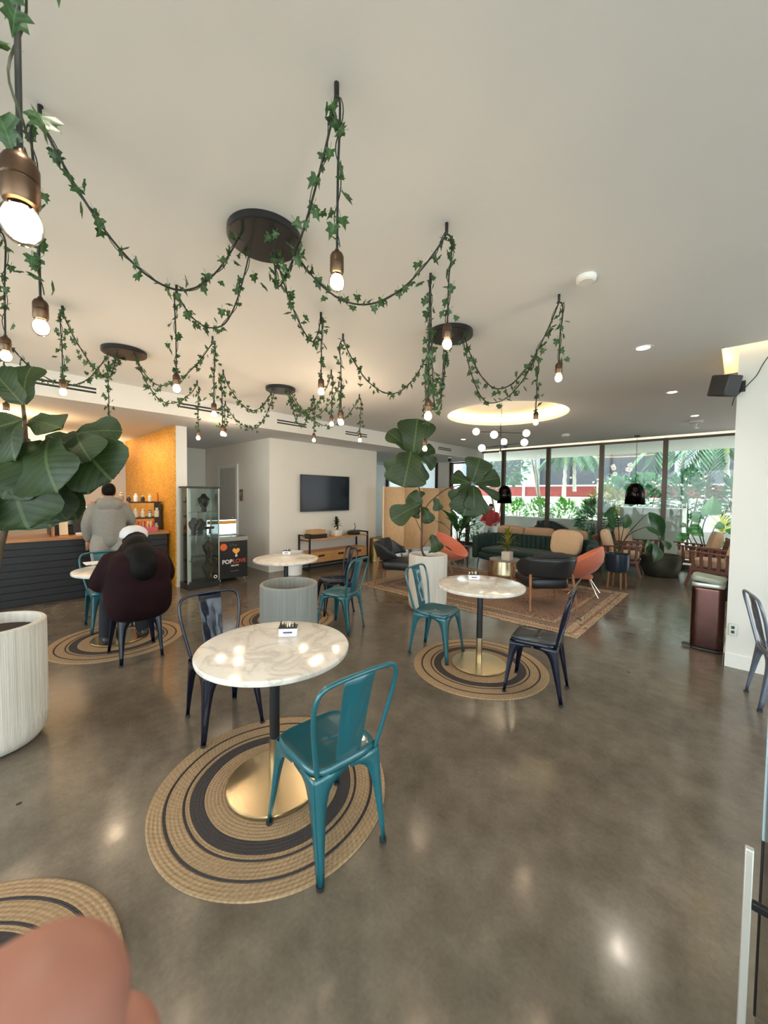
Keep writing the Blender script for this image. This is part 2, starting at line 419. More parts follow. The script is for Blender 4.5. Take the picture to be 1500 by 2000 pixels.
# ceiling plate with the round cove and the slot beside the column left open
def ceiling():
    mb = MB(); n = 64
    ring = [(CVX+CVR*cos(2*pi*i/n), CVY+CVR*sin(2*pi*i/n)) for i in range(n)]
    half = CVR*1.0; sqr = []
    for i in range(n):
        a = 2*pi*i/n; k = 1.25/max(abs(cos(a)), abs(sin(a))); sqr.append((CVX+k*cos(a), CVY+k*sin(a)))
    vs = [(x, y, ZC) for x, y in ring]+[(x, y, ZC) for x, y in sqr]
    mb.add(vs, [(i, n+i, n+(i+1) % n, (i+1) % n) for i in range(n)])
    x0, x1, y0, y1 = CVX-1.25, CVX+1.25, CVY-1.25, CVY+1.25
    sx, sy0, sy1 = -.166, 4.79, 5.79          # the slot round the column head
    for a in ((XF, x0, -4.2, YW-.14), (x0, x1, -4.2, y0), (x0, x1, y1, YW-.14), (x1, sx, -4.2, YW-.14), (sx, 4.2, -4.2, sy0), (sx, 4.2, sy1, YW-.14)):
        X0, X1, Y0, Y1 = a; mb.add([(X0, Y0, ZC), (X1, Y0, ZC), (X1, Y1, ZC), (X0, Y1, ZC)], [(0, 3, 2, 1)])
    o = struct('ceiling', mb, 'ceiling_white', 'smooth off white ceiling with a round cove', smooth=0)
    struct('ceiling_slab', MB().box(-10, 4.2, -4.2, YW+.1, ZC+.3, ZC+.42), 'ceiling_white', smooth=0)
    r = MB().lathe([(CVR, 0), (CVR, .06), (CVR+.10, .06), (CVR+.10, .2)], 64, (CVX, CVY, ZC)); r.build('cove_wall', 'ceiling_white', o)
    MB().lathe([(CVR+.10, 0), (.001, 0)], 64, (CVX, CVY, ZC+.2)).build('cove_top', 'ceiling_white', o)
    MB().lathe([(CVR+.085, .075), (CVR+.085, .10), (CVR+.06, .10), (CVR+.06, .075), (CVR+.085, .075)], 64, (CVX, CVY, ZC)).build('cove_strip', 'cove_led', o)
    # slot sides and LED
    mb = MB(); H2 = .26
    mb.add([(sx, sy0, ZC), (sx, sy1, ZC), (sx, sy1, ZC+H2), (sx, sy0, ZC+H2)], [(0, 1, 2, 3)])
    mb.add([(sx, sy0, ZC), (1.4, sy0, ZC), (1.4, sy0, ZC+H2), (sx, sy0, ZC+H2)], [(0, 1, 2, 3)])
    mb.add([(sx, sy1, ZC), (1.4, sy1, ZC), (1.4, sy1, ZC+H2), (sx, sy1, ZC+H2)], [(0, 1, 2, 3)])
    mb.add([(sx, sy0, ZC+H2), (1.4, sy0, ZC+H2), (1.4, sy1, ZC+H2), (sx, sy1, ZC+H2)], [(0, 1, 2, 3)])
    mb.build('slot_wall', 'ceiling_white', o, smooth=0)
    m2 = MB().box(sx+.01, sx+.03, sy0+.02, sy1-.02, ZC+.16, ZC+.18); m2.box(sx+.03, 1.3, sy0+.004, sy0+.02, ZC+.10, ZC+.12)
    m2.build('slot_strip', 'cove_led', o)
    # lit reveal along the window head
    MB().box(XF, .3, YW-.03, YW-.02, 2.956, ZC+.14).build('window_cove_back', 'ceiling_white', o, smooth=0)
    MB().box(XF, .3, YW-.3, YW+.1, ZC+.14, ZC+.15).build('window_cove_top', 'ceiling_white', o, smooth=0)
    MB().box(XF+.05, .3, YW-.20, YW-.18, ZC+.01, ZC+.03).build('window_cove_strip', 'window_led', o)
ceiling()
# bulkhead and the lower ceiling behind it
blk = struct('trim_1', MB().box(XF-.14, XF, -4.2, YW+.1, ZB, ZC+.05), 'wall_white', 'white bulkhead running above the counter and television wall', smooth=0)
struct('trim_2', MB().box(-10, XF-.14, -4.2, YW+.1, ZB, ZB+.05), 'ceiling_white', 'lower ceiling over the counter and hall', smooth=0)
for i, (y0, y1) in enumerate(((.43, 1.02), (1.97, 2.56), (3.56, 4.18), (5.13, 5.75), (6.72, 7.34), (8.40, 9.03))):
    t = thing('air_grille', 'double slot black air grille in the white bulkhead, %s from the left' % ('first', 'second', 'third', 'fourth', 'fifth', 'sixth')[i], 'air grille', (XF, y0, 2.845), 0, 'air grilles in the bulkhead')
    MB().box(0, .004, -.03, y1-y0+.03, -.045, .045).build('face_plate', 'trim_white', t, smooth=0)
    for z in (-.022, .022): MB().box(.0045, .006, 0, y1-y0, z-.012, z+.012).build('slot', 'black_satin', t, smooth=0)
# walls
struct('wall_television', MB().box(-10, XW, 3.95, 7.0, 0, ZB), 'wall_warm_lit', 'off white wall block behind the television', smooth=0)
m_, n_, b_ = nt('frosted_glass'); b_.inputs['Base Color'].default_value = (.8, .86, .9, 1)
tl_ = nd(n_, 'ShaderNodeBsdfTranslucent'); tl_.inputs[0].default_value = (.8, .88, .92, 1); ms_ = nd(n_, 'ShaderNodeMixShader'); ms_.inputs[0].default_value = .75
n_.links.new(b_.outputs[0], ms_.inputs[1]); n_.links.new(tl_.outputs[0], ms_.inputs[2]); n_.links.new(ms_.outputs[0], n_.nodes['Material Output'].inputs[0])
wb = struct('window_20', MB().box(-10, -7.5, YW, YW+.02, .1, ZB), 'frosted_glass', 'pale frosted glazing left of the windows', smooth=0)
for x in (-9.9, -8.75, -7.6): MB().box(x-.05, x+.05, YW-.06, YW+.08, 0, ZB).build('mullion', 'bronze_frame', wb)
struct('wall_back', MB().box(-7.5, -7.06, YW-.1, YW+.12, 0, ZB), 'wall_white', 'white pier left of the windows', smooth=0)
struct('wall_kitchen', MB().box(-10.1, -9.95, -4.2, YW, 0, ZB), 'wall_white', 'wall behind the counter', smooth=0)
struct('wall_partition', MB().box(-9.95, -6.80, 2.235, 2.40, 0, ZB), 'wall_white', 'white partition end beside the gold wall', smooth=0)
struct('wall_gold', MB().box(-9.9, -6.83, 2.215, 2.2349, .0, ZB), 'gold_paper', 'gold patterned wall behind the counter', smooth=0)
struct('wall_column', MB().box(-.046, 1.3, 4.84, 5.74, 0, ZC+.25), 'wall_white', 'broad white column at the right', smooth=0)
struct('wall_right', MB().box(4.2, 4.3, 4.4, YW, 0, ZC), 'wall_white', smooth=0)
for i in range(4):  # unseen side glazing, added to bring daylight onto the television wall
    w = thing('window_%d' % (14+i), 'added unseen side glazing for daylight', 'window', (4.22, -4.2+i*2.15, 0)); w['kind'] = 'structure'; del w['category']
    MB().box(-.05, .05, -.04, .04, 0, ZC).build('mullion', 'bronze_frame', w); MB().box(-.004, .004, .04, 2.11, .05, ZC-.05).build('pane', 'window_glass', w, smooth=0)
struct('ground_side', MB().box(4.3, 14, -4.2, YW+.1, -.14, -.02), 'paving_out', smooth=0)
mbk = MB().box(-10, -6.4, -4.25, -4.1, 0, ZC).box(4.0, 4.2, -4.25, -4.1, 0, ZC); struct('wall_front', mbk, 'wall_white', smooth=0)
struct('baseboard_column', MB().box(-.06, 1.3, 4.826, 4.84, 0, .13).box(-.06, -.046, 4.826, 5.74, 0, .13), 'trim_white', 'white baseboard of the column', smooth=0, bevel=.003)
struct('baseboard_hall', MB().box(-9.95, XW, 3.936, 3.95, 0, .12), 'trim_white', smooth=0)
struct('baseboard_television', MB().box(XW, XW+.014, 3.936, 7.0, 0, .12), 'trim_white', smooth=0)
# hall door and its sign
d = struct('door_1', MB().box(-9.06, -8.22, 3.925, 3.949, .0, 2.16), 'door_paint', 'grey beige door in the hall', smooth=0)
m = MB().box(-9.14, -9.06, 3.915, 3.949, 0, 2.24).box(-8.22, -8.14, 3.915, 3.949, 0, 2.24).box(-9.06, -8.22, 3.915, 3.949, 2.16, 2.24)
m.build('door_frame', 'trim_white', d, smooth=0)
MB().sq((-8.30, 3.89, 1.02), (.03, .03, .03), 1).build('handle', 'chrome', d)
s = thing('door_sign', 'small brown sign plate on the hall wall beside the door', 'sign', (-8.0, 3.95, 1.54))
MB().box(-.075, .075, -.012, 0, -.13, .13).build('plate', 'sign_brown', s, bevel=.004)
MB().box(-.05, .05, -.0145, -.012, .04, .055).box(-.05, .02, -.0145, -.012, -.0, .012).build('lettering', 'cream_card', s)
# window wall: frame, mullions, panes
wx = [-7.02, -6.37, -5.18, -3.873, -2.56, -1.26, .05]
def window(i, x0, x1, ztop, label):
    w = thing('window_%d' % i, label, 'window', (x0, YW, 0)); w['kind'] = 'structure'; del w['category']
    L = x1-x0
    MB().box(-.045, .045, -.07, .05, .0, ztop).build('mullion', 'bronze_frame', w, bevel=.004)
    MB().box(.045, L-.045, -.05, .05, ztop-.05, ztop).build('head_rail', 'bronze_frame', w, bevel=.004)
    MB().box(.045, L-.045, -.05, .05, .0, .09).build('bottom_rail', 'bronze_frame', w, bevel=.004)
    MB().box(.045, L-.045, -.004, .004, .09, ztop-.05).build('pane', 'window_glass', w, smooth=0)
    return w
for i in range(6):
    low = i == 0
    window(i+1, wx[i], wx[i+1], ZB-.02 if low else 2.955, 'tall glass pane in a bronze frame')
MB().box(-.045, .045, YW-.07, YW+.05, 0, 2.955).build('window_7', 'bronze_frame')['kind'] = 'structure'
# glazed front behind the camera
for i in range(5):
    x0 = -6.4+i*2.08; w = thing('window_%d' % (8+i), 'entrance glazing', 'window', (x0, -4.15, 0)); w['kind'] = 'structure'; del w['category']
    MB().box(-.04, .04, -.05, .05, 0, ZC).build('mullion', 'bronze_frame', w); MB().box(.04, 2.04, -.004, .004, .05, ZC-.05).build('pane', 'window_glass', w, smooth=0)
# ------------------------------------------------------------------ ceiling fittings
def downlight(x, y, lab, watt=26, size=.055, lit=True):
    t = thing('downlight', lab, 'downlight', (x, y, ZC), 0, 'recessed ceiling downlights')
    MB().lathe([(size*1.0, -.001), (size*1.35, -.006), (size*1.5, -.003), (size*1.5, 0)], 28).build('trim_ring', 'trim_white', t)
    MB().lathe([(.0001, -.0015), (size*1.0, -.0015)], 28).build('lens', 'downlight_lens' if lit else 'trim_white', t)
    if lit:
        l = light('downlight_lamp', 'SPOT', (0, 0, -.02), watt, (1, .88, .72), (0, 0, 0), spot_size=radians(110), spot_blend=.8, shadow_soft_size=.05); l.parent = t
downlight(-.70, 4.28, 'large bright round downlight on the open ceiling left of the column head')
downlight(-.693, 6.32, 'thin distant downlight between the column and the windows', size=.05)
downlight(-.596, 8.38, 'bright downlight near the windows beside the ceiling sprinkler', size=.05)
downlight(-5.09, 8.33, 'warm downlight close to the bulkhead at the far left', size=.05)
for x, y, w in ((-.7, .1, 'entrance aisle'), (-.7, -2, 'door mat'), (1.6, 2.2, 'right aisle'), (1.6, -1, 'right entrance'), (-3.2, -1.8, 'front left aisle'), (-5.1, -1.8, 'front counter'), (2, 7.5, 'room behind the column')):  # downlights beyond the view, added to light the room
    downlight(x, y, 'added unseen downlight over the '+w)
def puck(name, lab, p, r, h, mat='trim_white', cat='detector'):
    t = thing(name, lab, cat, p)
    MB().lathe([(.001, -h), (r*.75, -h), (r*.95, -h*.75), (r, -h*.2), (r, 0)], 28).build('body', mat, t); return t
puck('smoke_detector', 'white round smoke detector on the ceiling right of the ivy lamps', (-.756, 2.669, ZC), .06, .035)
t = puck('smoke_detector', 'white ceiling detector between the two dome pendants', (-2.893, 9.069, ZC), .085, .06)
t = puck('ceiling_sprinkler', 'white sprinkler head under the ceiling near the right windows', (-.613, 8.95, ZC), .1, .05, cat='sprinkler')
MB().lathe([(.001, -.13), (.05, -.13), (.05, -.12), (.015, -.11), (.015, -.05)], 16).build('deflector', 'chrome', t)
t = thing('security_camera', 'small black dome camera under the bulkhead near the windows', 'camera', (-6.16, 9.36, ZB))
MB().lathe([(.05, 0), (.05, -.03), (.03, -.05)], 16).build('mount', 'trim_white', t); MB().sq((.03, -.05, -.085), (.05, .06, .05), 1, nu=16, nv=10).build('lens_ball', 'black_plastic', t)
# speaker and loose cable on the column
sp = thing('wall_speaker', 'black box loudspeaker on a bracket at the column corner', 'speaker', (-.12, 4.72, 2.63))
mx = M.Rotation(radians(-38), 4, 'Z') @ M.Rotation(radians(14), 4, 'Y')
MB().box(-.10, .07, -.075, .075, -.095, .095, mx).build('cabinet', 'black_plastic', sp, bevel=.012)
MB().box(-.104, -.1001, -.065, .065, -.085, .085, mx).build('grille', 'black_satin', sp, bevel=.001)
MB().tube([(.04, .04, 0), (.08, .08, .0), (.09, .116, .0)], .02, 8).build('bracket', 'black_metal', sp)
MB().box(.05, .13, .108, .118, -.05, .05).build('bracket_plate', 'black_metal', sp)
cb = [ony(x, y, 4.82) for x, y in ((1520, 672), (1500, 697), (1488, 715), (1478, 733), (1462, 750), (1446, 766), (1434, 778), (1430, 792))]
tag(MB().tube(smooth_path(cb, 4), .004, 6).build('loose_cable', 'cord_black'), 'loose black cable hanging from the column beside the loudspeaker', 'cable')
ol = thing('wall_outlet', 'small grey outlet low on the column corner', 'outlet', (.0, 4.838, .36)); MB().box(-.03, .03, -.008, 0, -.055, .055).build('plate', 'silver_shelf', ol, bevel=.003); MB().box(-.012, .012, -.0095, -.008, .008, .035).box(-.012, .012, -.0095, -.008, -.035, -.008).build('socket', 'black_plastic', ol)
# ------------------------------------------------------------------ bistro chairs
def make_chair(mat):
    t = thing('bistro_chair', 'x', 'chair')
    # seat: pressed sheet with a rolled edge
    def ring(k, z, ex=5.5, n=48):
        out = []
        for i in range(n):
            a = 2*pi*i/n; c, s_ = cos(a), sin(a)
            rr = (abs(c)**ex+abs(s_)**ex)**(-1/ex); x = .178*k*rr*c; y = .178*k*rr*s_
            out.append((x*(1+.04*(y/.18)), y, z))
        return out
    rows = [ring(1, .415), ring(1.012, .43), ring(1.0, .443), ring(.965, .448), ring(.90, .443), ring(.80, .441), ring(.5, .437), ring(.2, .435), ring(.001, .435)]
    rows = [r+[r[0]] for r in rows]
    MB().grid(rows).build('seat', mat, t, smooth=50, solid=.003)
    # legs: folded sheet running into the arched apron
    prof = [(.425, 1, 1), (.40, 1, 1), (.392, .72, .62), (.375, .55, .46), (.35, .43, .37), (.31, .345, .30), (.25, .285, .255), (.17, .23, .21), (.08, .18, .165), (.012, .15, .14)]
    for sx in (-1, 1):
        for sy in (-1, 1):
            top = V((.176*sx, .176*sy, .425)); foot = V(((.205 if sy > 0 else .178)*sx, .215*sy+(-.012 if sy < 0 else 0), .012))
            rows = []
            for z, wa, wb in prof:
                k = (.425-z)/.413; kk = k**1.15
                c = V((lerp(top.x, foot.x, kk), lerp(top.y, foot.y, kk), z))
                A, B = .17*wa, .17*wb
                if z < .395: A = min(A, .125); B = min(B, .125)
                ch = .012
                ex, ey = V((-sx, 0, 0)), V((0, -sy, 0))
                rows.append([c+ex*A+ey*.002, c+ex*(A*.5), c+ex*ch*1.6, c+ex*ch*.55+ey*ch*.2, c+(ex+ey)*ch*.55, c+ey*ch*.55+ex*ch*.2, c+ey*ch*1.6, c+ey*(B*.5), c+ey*B+ex*.002])
            if sx*sy < 0: rows = [r[::-1] for r in rows]
            lg = MB().grid(rows).build('leg', mat, t, smooth=60, solid=.003)
            MB().lathe([(.001, 0), (.017, 0), (.017, .014), (.001, .014)], 10, (foot.x-sx*.011, foot.y-sy*.011, 0)).build('foot_cap', 'black_plastic', lg)
    # brace
    MB().bar((-.15, -.15, .375), (.15, .15, .375), .018, .004).bar((.15, -.15, .379), (-.15, .15, .379), .018, .004).build('cross_brace', mat, t)
    # hooped tube back
    half = [(.152, -.165, .42), (.166, -.178, .48), (.186, -.198, .58), (.204, -.218, .68), (.210, -.234, .745), (.206, -.247, .795), (.184, -.256, .832), (.13, -.262, .847), (.05, -.263, .851)]
    path = half+[(-x, y, z) for x, y, z in half[::-1]]
    MB().tube(smooth_path(path, 5), .0105, 10).build('back_frame', mat, t, smooth=60)
    rows = []; ys = [(.425, -.168), (.50, -.182), (.58, -.1985), (.66, -.2145), (.74, -.232), (.80, -.247), (.846, -.262)]
    for z, y in ys:
        w = lerp(.064, .080, (z-.425)/.42)
        rows.append([(x*w, y-(.010 if abs(x) < .5 else 0)*(1 if .5 < z < .8 else 0)+.004*(x*x), z) for x in (-1, -.96, -.6, -.45, 0, .45, .6, .96, 1)])
    MB().grid(rows).build('back_splat', mat, t, smooth=30, solid=.004)
    return t
CH = 'metal bistro chairs at the marble tables'
base_chair = make_chair('teal_paint'); cache_navy, cache_grey = {}, {}
chairs = [(-1.372, 1.095, 174, 'teal_paint', 'teal metal chair in the foreground, pulled up to the nearest marble table'),
          (-2.574, 1.131, -4, 'navy_paint', 'navy metal chair left of the nearest marble table'),
          (-2.17, 3.12, 9, 'teal_paint', 'teal metal chair between the white fig planter and the middle marble table'),
          (-1.171, 3.112, 190, 'navy_paint', 'glossy navy metal chair right of the middle marble table'),
          (-3.39, 2.90, 196, 'teal_paint', 'teal metal chair right of the grey empty planter'),
          (-3.96, 3.27, 250, 'navy_paint', 'dark metal chair behind the far table in front of the console'),
          (-5.37, 1.0, 2, 'teal_paint', 'teal metal chair behind the table of the seated person, mostly hidden'),
          (-4.24, 1.02, 178, 'navy_paint', 'dark metal chair carrying the seated person'),
          (.345, 4.19, 12, 'grey_paint', 'grey metal chair cut off by the right edge beside the column')]
for i, (x, y, a, mt, lab) in enumerate(chairs):
    o = base_chair if i == 0 else copy_tree(base_chair)
    o.location = (x, y, .008 if i < 8 else 0); o.rotation_euler = (0, 0, radians(a-90)); tag(o, lab, 'chair', CH)
    if mt == 'navy_paint': recolor(o, 'teal_paint', mt, cache_navy)
    if mt == 'grey_paint': recolor(o, 'teal_paint', mt, cache_grey)
# ------------------------------------------------------------------ round tables and braided rugs
def make_table():
    t = thing('bistro_table', 'x', 'table')
    MB().lathe([(.001, .730), (.385, .730), (.397, .735), (.40, .742), (.40, .755), (.396, .7605), (.39, .762), (.001, .762)], 96).build('table_top', 'marble', t)
    MB().lathe([(.027, .255), (.027, .715), (.11, .716), (.11, .73), (.001, .73)], 32).build('upper_post', 'black_metal', t)
    MB().lathe([(.0285, .02), (.0285, .256), (.001, .256)], 32).build('lower_post', 'brass', t)
    MB().lathe([(.001, 0), (.25, 0), (.252, .004), (.252, .014), (.247, .018), (.03, .024), (.001, .024)], 72).build('base_plate', 'brass', t)
    return t
def rug_ring(r0, r1, wob): 
    n = max(2, round((r1-r0)/.0175)); p = []
    for i in range(n):
        a, b = r0+(r1-r0)*i/n, r0+(r1-r0)*(i+1)/n
        p += [(a+.0008, .0072), ((a+b)/2, .0092), (b-.0008, .0072)]
    return MB().lathe([(max(r0, .001), 0)]+p+[(r1, 0)], 120, wob=wob)
def make_rug(lab, x, y, seed):
    random.seed(seed); ph = [random.uniform(0, 6.28) for _ in range(3)]
    wob = lambda a: 1+.010*sin(2*a+ph[0])+.006*sin(3*a+ph[1])+.003*sin(7*a+ph[2])
    t = thing('braided_rug', lab, 'rug', (x, y, 0), random.uniform(0, 6), 'round braided rugs under the tables')
    for nm, a, b, mt in (('centre_field', 0, .352, 'jute'), ('wide_dark_band', .352, .42, 'jute_dark'), ('inner_jute_ring', .42, .442, 'jute'), ('inner_dark_ring', .442, .453, 'jute_dark'), ('middle_jute_ring', .453, .528, 'jute'), ('outer_dark_ring', .528, .541, 'jute_dark'), ('outer_jute_ring', .541, .612, 'jute')):
        rug_ring(a, b, wob).build(nm, mt, t, smooth=60)
    return t
tb = make_table()
TT = [(-1.81, 1.08, 'nearest marble table with brass base and white condiment tin'), (-1.732, 3.185, 'middle marble table between the teal and navy chairs'),
      (-4.17, 2.65, 'far marble table behind the grey empty planter'), (-4.83, 1.0, 'marble table at the left, mostly hidden by the seated person')]
RL = ['large round braided rug under the nearest table', 'round braided rug under the middle table', 'round braided rug behind the grey planter under the far table', 'round braided rug under the table of the seated person']
for i, (x, y, lab) in enumerate(TT):
    o = tb if i == 0 else copy_tree(tb)
    o.location = (x, y, .0095); tag(o, lab, 'table', 'marble bistro tables'); o.rotation_euler = (0, 0, i*1.3)
    make_rug(RL[i], x, y, 30+i)
make_rug('round braided rug in the lower left corner beside the fingertip', -1.608, -.289, 40)
random.seed(11)
def tin(x, y, rz, lab):
    t = thing('condiment_tin', lab, 'tin', (x, y, .772), rz, 'condiment tins on the tables')
    MB().box(-.052, .052, -.03, .03, 0, .048).build('tin_box', 'paper_white', t, bevel=.006)
    MB().box(-.053, .053, -.031, .031, .048, .056).build('black_rim', 'black_satin', t, bevel=.003)
    MB().box(-.026, .026, -.0306, -.03, .022, .031).build('lettering', 'text_violet', t)
    MB().box(-.02, .018, -.0306, -.03, .014, .016).build('small_lettering', 'text_coral', t)
    for k in range(7):
        a = -.043+k*.0135
        mx = M.Translation((a, random.uniform(-.006, .006), .05)) @ M.Rotation(random.uniform(-.5, .5), 4, 'Y')
        MB().box(-.0025, .0025, -.02, .02, 0, .022+random.uniform(0, .008), mx).build('sugar_packet', random.choice(['cream_card', 'paper_white', 'old_brass', 'black_satin']), t)
p = onz(563, 1243, .765); tin(p.x, p.y, radians(50), 'white condiment tin with packets on the nearest table')
p = onz(925, 1133, .765); tin(p.x, p.y, radians(40), 'white condiment tin with dark packets on the middle table')
p = onz(560, 1084, .765); tin(p.x, p.y, radians(45), 'white condiment tin on the far table')
p = onz(180, 1100, .775)
tag(MB().box(-.10, .10, -.07, .07, 0, .008).build('paper_menu', 'paper_white'), 'white paper lying on the table of the seated person', 'paper').location = (p.x, p.y, .7725)
# ------------------------------------------------------------------ planters
def planter(lab, x, y, r, h, mat, soil=True, grp='round textured planters'):
    t = thing('planter', lab, 'planter', (x, y, 0), 0, grp)
    w = .032
    MB().lathe([(.001, .0), (r*.72, .0), (r*.86, .02), (r*.96, .06), (r, .12), (r, h-.008), (r-.008, h), (r-w+.006, h), (r-w, h-.008), (r-w, h-.10 if soil else .12), (.001, h-.10 if soil else .12)], 80).build('pot', mat, t, smooth=40)
    # fine vertical flutes
    f = MB(); n = 210
    for i in range(n):
        a = 2*pi*i/n+random.uniform(-.02, .02); ww = random.uniform(.0012, .0035)
        z0 = .14+random.uniform(0, .05); z1 = h-.02-random.uniform(0, .03)
        for rr in (0,):
            q = [(cos(a+s_*ww/r)*(r+d), sin(a+s_*ww/r)*(r+d), z) for z in (z0, z1) for s_, d in ((-1, -.0003), (0, .0011), (1, -.0003))]
            f.add(q, [(0, 1, 4, 3), (1, 2, 5, 4)])
    f.build('fluting', mat, t, kind='stuff')
    if soil: MB().lathe([(r-w, h-.07), (r*.4, h-.062), (.001, h-.06)], 40).build('soil', 'soil', t)
    return t
planter('grey textured planter standing empty behind the nearest table', -3.08, 1.99, .265, .75, 'planter_grey', False)
planter('white textured planter with fiddle leaf fig behind the teal chair', -3.13, 4.26, .265, .775, 'planter_white')
planter('white textured planter cut off by the left edge', -3.36, .02, .27, .77, 'planter_white')
# ------------------------------------------------------------------ leaves
FIG = [(0, .03), (.06, .10), (.14, .20), (.24, .25), (.36, .25), (.48, .27), (.6, .35), (.72, .41), (.82, .42), (.9, .36), (.96, .22), (1, .02)]
BIRD = [(0, .03), (.1, .16), (.25, .26), (.45, .30), (.65, .27), (.82, .18), (.94, .08), (1, .01)]
EAR = [(0, .30), (.08, .42), (.2, .46), (.4, .42), (.6, .33), (.8, .19), (.93, .07), (1, .01)]
def leaf_mb(base, tip, nrm, outline, wid, bend=.12, fold=.15, wave=.03, mb=None, seed=0):
    base, tip = V(base), V(tip); d = tip-base; L = d.length; d.normalize()
    n = V(nrm); n = n-d*n.dot(d)
    if n.length < 1e-3: n = d.orthogonal()
    n.normalize(); x = d.cross(n); mb = mb or MB(); rows = []; uv = mb.uv or []
    for u, w in outline:
        c = base+d*(L*u)+n*(L*bend*sin(pi*u))
        row = []
        for s_ in (-1, -.66, -.33, 0, .33, .66, 1):
            row.append(c+x*(s_*w*L*wid)+n*(abs(s_)*w*L*fold*wid+wave*L*sin(9*u+3*s_+seed)*abs(s_)))
            uv.append((.5+s_*w, u))
        rows.append(row)
    mb.grid(rows); mb.uv = uv; return mb
def fig_tree(lab, loc, stems, leaves, mat='fig_leaf', name='fiddle_leaf_fig'):
    t = thing(name, lab, 'plant', loc); inv = M.Translation(-V(loc))
    for path, r0, r1 in stems:
        q = smooth_path(path, 5); MB().tube([inv @ p for p in q], [lerp(r0, r1, i/(len(q)-1)) for i in range(len(q))], 8).build('stem', 'bark', t, smooth=60)
    for i, (b, tp, nr, w) in enumerate(leaves):
        b, tp = inv @ V(b), inv @ V(tp)
        leaf_mb(b, tp, nr, FIG, w, random.uniform(.05, .16), .12, .03, seed=i).build('leaf', mat, t, smooth=80)
    return t
# left tree: base pixel, tip pixel, depths
def LL(bx, by, tx, ty, d0, d1, w=1., up=None):
    b, tp = atd(bx, by, d0), atd(tx, ty, d1)
    n = up or (-CF*.75 + V((0, 0, 1))*.75 + CR*random.uniform(-.35, .35))
    return (b, tp, n, w)
random.seed(5)
c0 = (60, 850)
BKL = -CF+V((0, 0, .35))
def LD(bx, by, tx, ty, d0, d1, w=1.): return LL(bx, by, tx, ty, d0, d1, w, BKL+CR*random.uniform(-.5, .5)+V((0, 0, random.uniform(-.2, .3))))
lv = [LD(45, 790, -15, 722, 2.35, 2.3, 1.0), LD(48, 790, 62, 716, 2.5, 2.6, .8), LD(55, 822, 122, 838, 2.25, 2.1, .62), LD(52, 815, 30, 900, 2.2, 2.05, 1.0), LD(45, 820, -70, 870, 2.2, 2.1, 1.1),
      LD(150, 846, 238, 842, 2.4, 2.42, .8), LD(155, 850, 218, 938, 2.3, 2.2, 1.15), LD(150, 848, 178, 900, 2.2, 2.1, 1.2), LD(150, 850, 242, 905, 2.5, 2.55, .9), LD(95, 860, 112, 962, 2.15, 2.0, 1.15), LD(85, 860, 60, 965, 2.2, 2.05, 1.15),
      LD(60, 880, 5, 975, 2.15, 2.05, 1.15), LD(45, 900, 55, 1032, 2.2, 2.1, 1.3), LD(30, 900, -40, 1030, 2.2, 2.1, 1.2), LD(90, 900, 132, 1018, 2.4, 2.4, 1.1), LD(110, 880, 175, 965, 2.5, 2.5, 1.1), LD(60, 900, 100, 1030, 2.5, 2.5, 1.2),
      LD(120, 860, 200, 870, 2.6, 2.65, 1.1), LD(20, 850, -90, 960, 2.3, 2.2, 1.1), LD(90, 850, 150, 880, 2.55, 2.6, 1.2), LD(60, 860, 10, 880, 2.5, 2.5, 1.1), LD(165, 850, 232, 925, 2.45, 2.45, .8), LD(120, 890, 150, 1015, 2.45, 2.45, 1.0)]
P0 = V((-3.36, .02, .70))
st = [([P0, atd(-10, 1120, 2.3), atd(8, 1040, 2.28), atd(30, 960, 2.26), atd(50, 880, 2.25), atd(45, 790, 2.4)], .024, .010),
      ([atd(30, 960, 2.26), atd(80, 900, 2.3), atd(150, 855, 2.38)], .012, .006)]
fig_tree('large dark fiddle leaf fig filling the left edge above its planter', (-3.36, .02, .70), st, lv)
# middle tree
random.seed(9)
D = 4.95
def L2(bx, by, tx, ty, w=1., dd=0., up=None): return LL(bx, by, tx, ty, D+dd*.3, D+dd, w, up)
BK = -CF+V((0, 0, .25))
lv = [L2(806, 890, 815, 818, 1.25, -.05, BK), L2(800, 880, 757, 843, .72, .05, BK), L2(803, 880, 788, 952, 1.3, -.1, BK), L2(802, 886, 765, 930, 1.2, .05, BK), L2(815, 890, 848, 875, .75, .1, BK),
      L2(818, 886, 850, 912, .8, .15, BK), L2(808, 895, 812, 945, .75, 0, BK), L2(818, 900, 834, 938, .45, .1, BK), L2(814, 888, 826, 868, .7, -.08, BK),
      L2(922, 942, 937, 895, 1.35, 0, BK), L2(925, 944, 976, 933, .85, .05, BK), L2(920, 946, 882, 930, .95, .1, BK), L2(918, 948, 888, 985, 1.2, -.05, BK), L2(921, 948, 905, 1007, 1.25, -.1, BK), L2(924, 948, 925, 998, .9, -.12, BK), L2(926, 948, 948, 1006, .42, -.05, BK), L2(930, 945, 975, 975, .38, .1, BK),
      L2(822, 984, 764, 1015, .8, -.1, BK), L2(824, 988, 798, 966, 1.2, 0, BK), L2(826, 990, 840, 1022, .9, -.05, BK), L2(818, 990, 806, 1010, 1.3, 0, BK), L2(820, 975, 826, 960, .8, .05, BK),
      L2(850, 972, 856, 998, .95, 0, BK), L2(842, 1044, 856, 1078, .9, 0, BK), L2(836, 1080, 852, 1072, .5, 0, BK)]
P1 = V((-3.13, 4.26, .70))
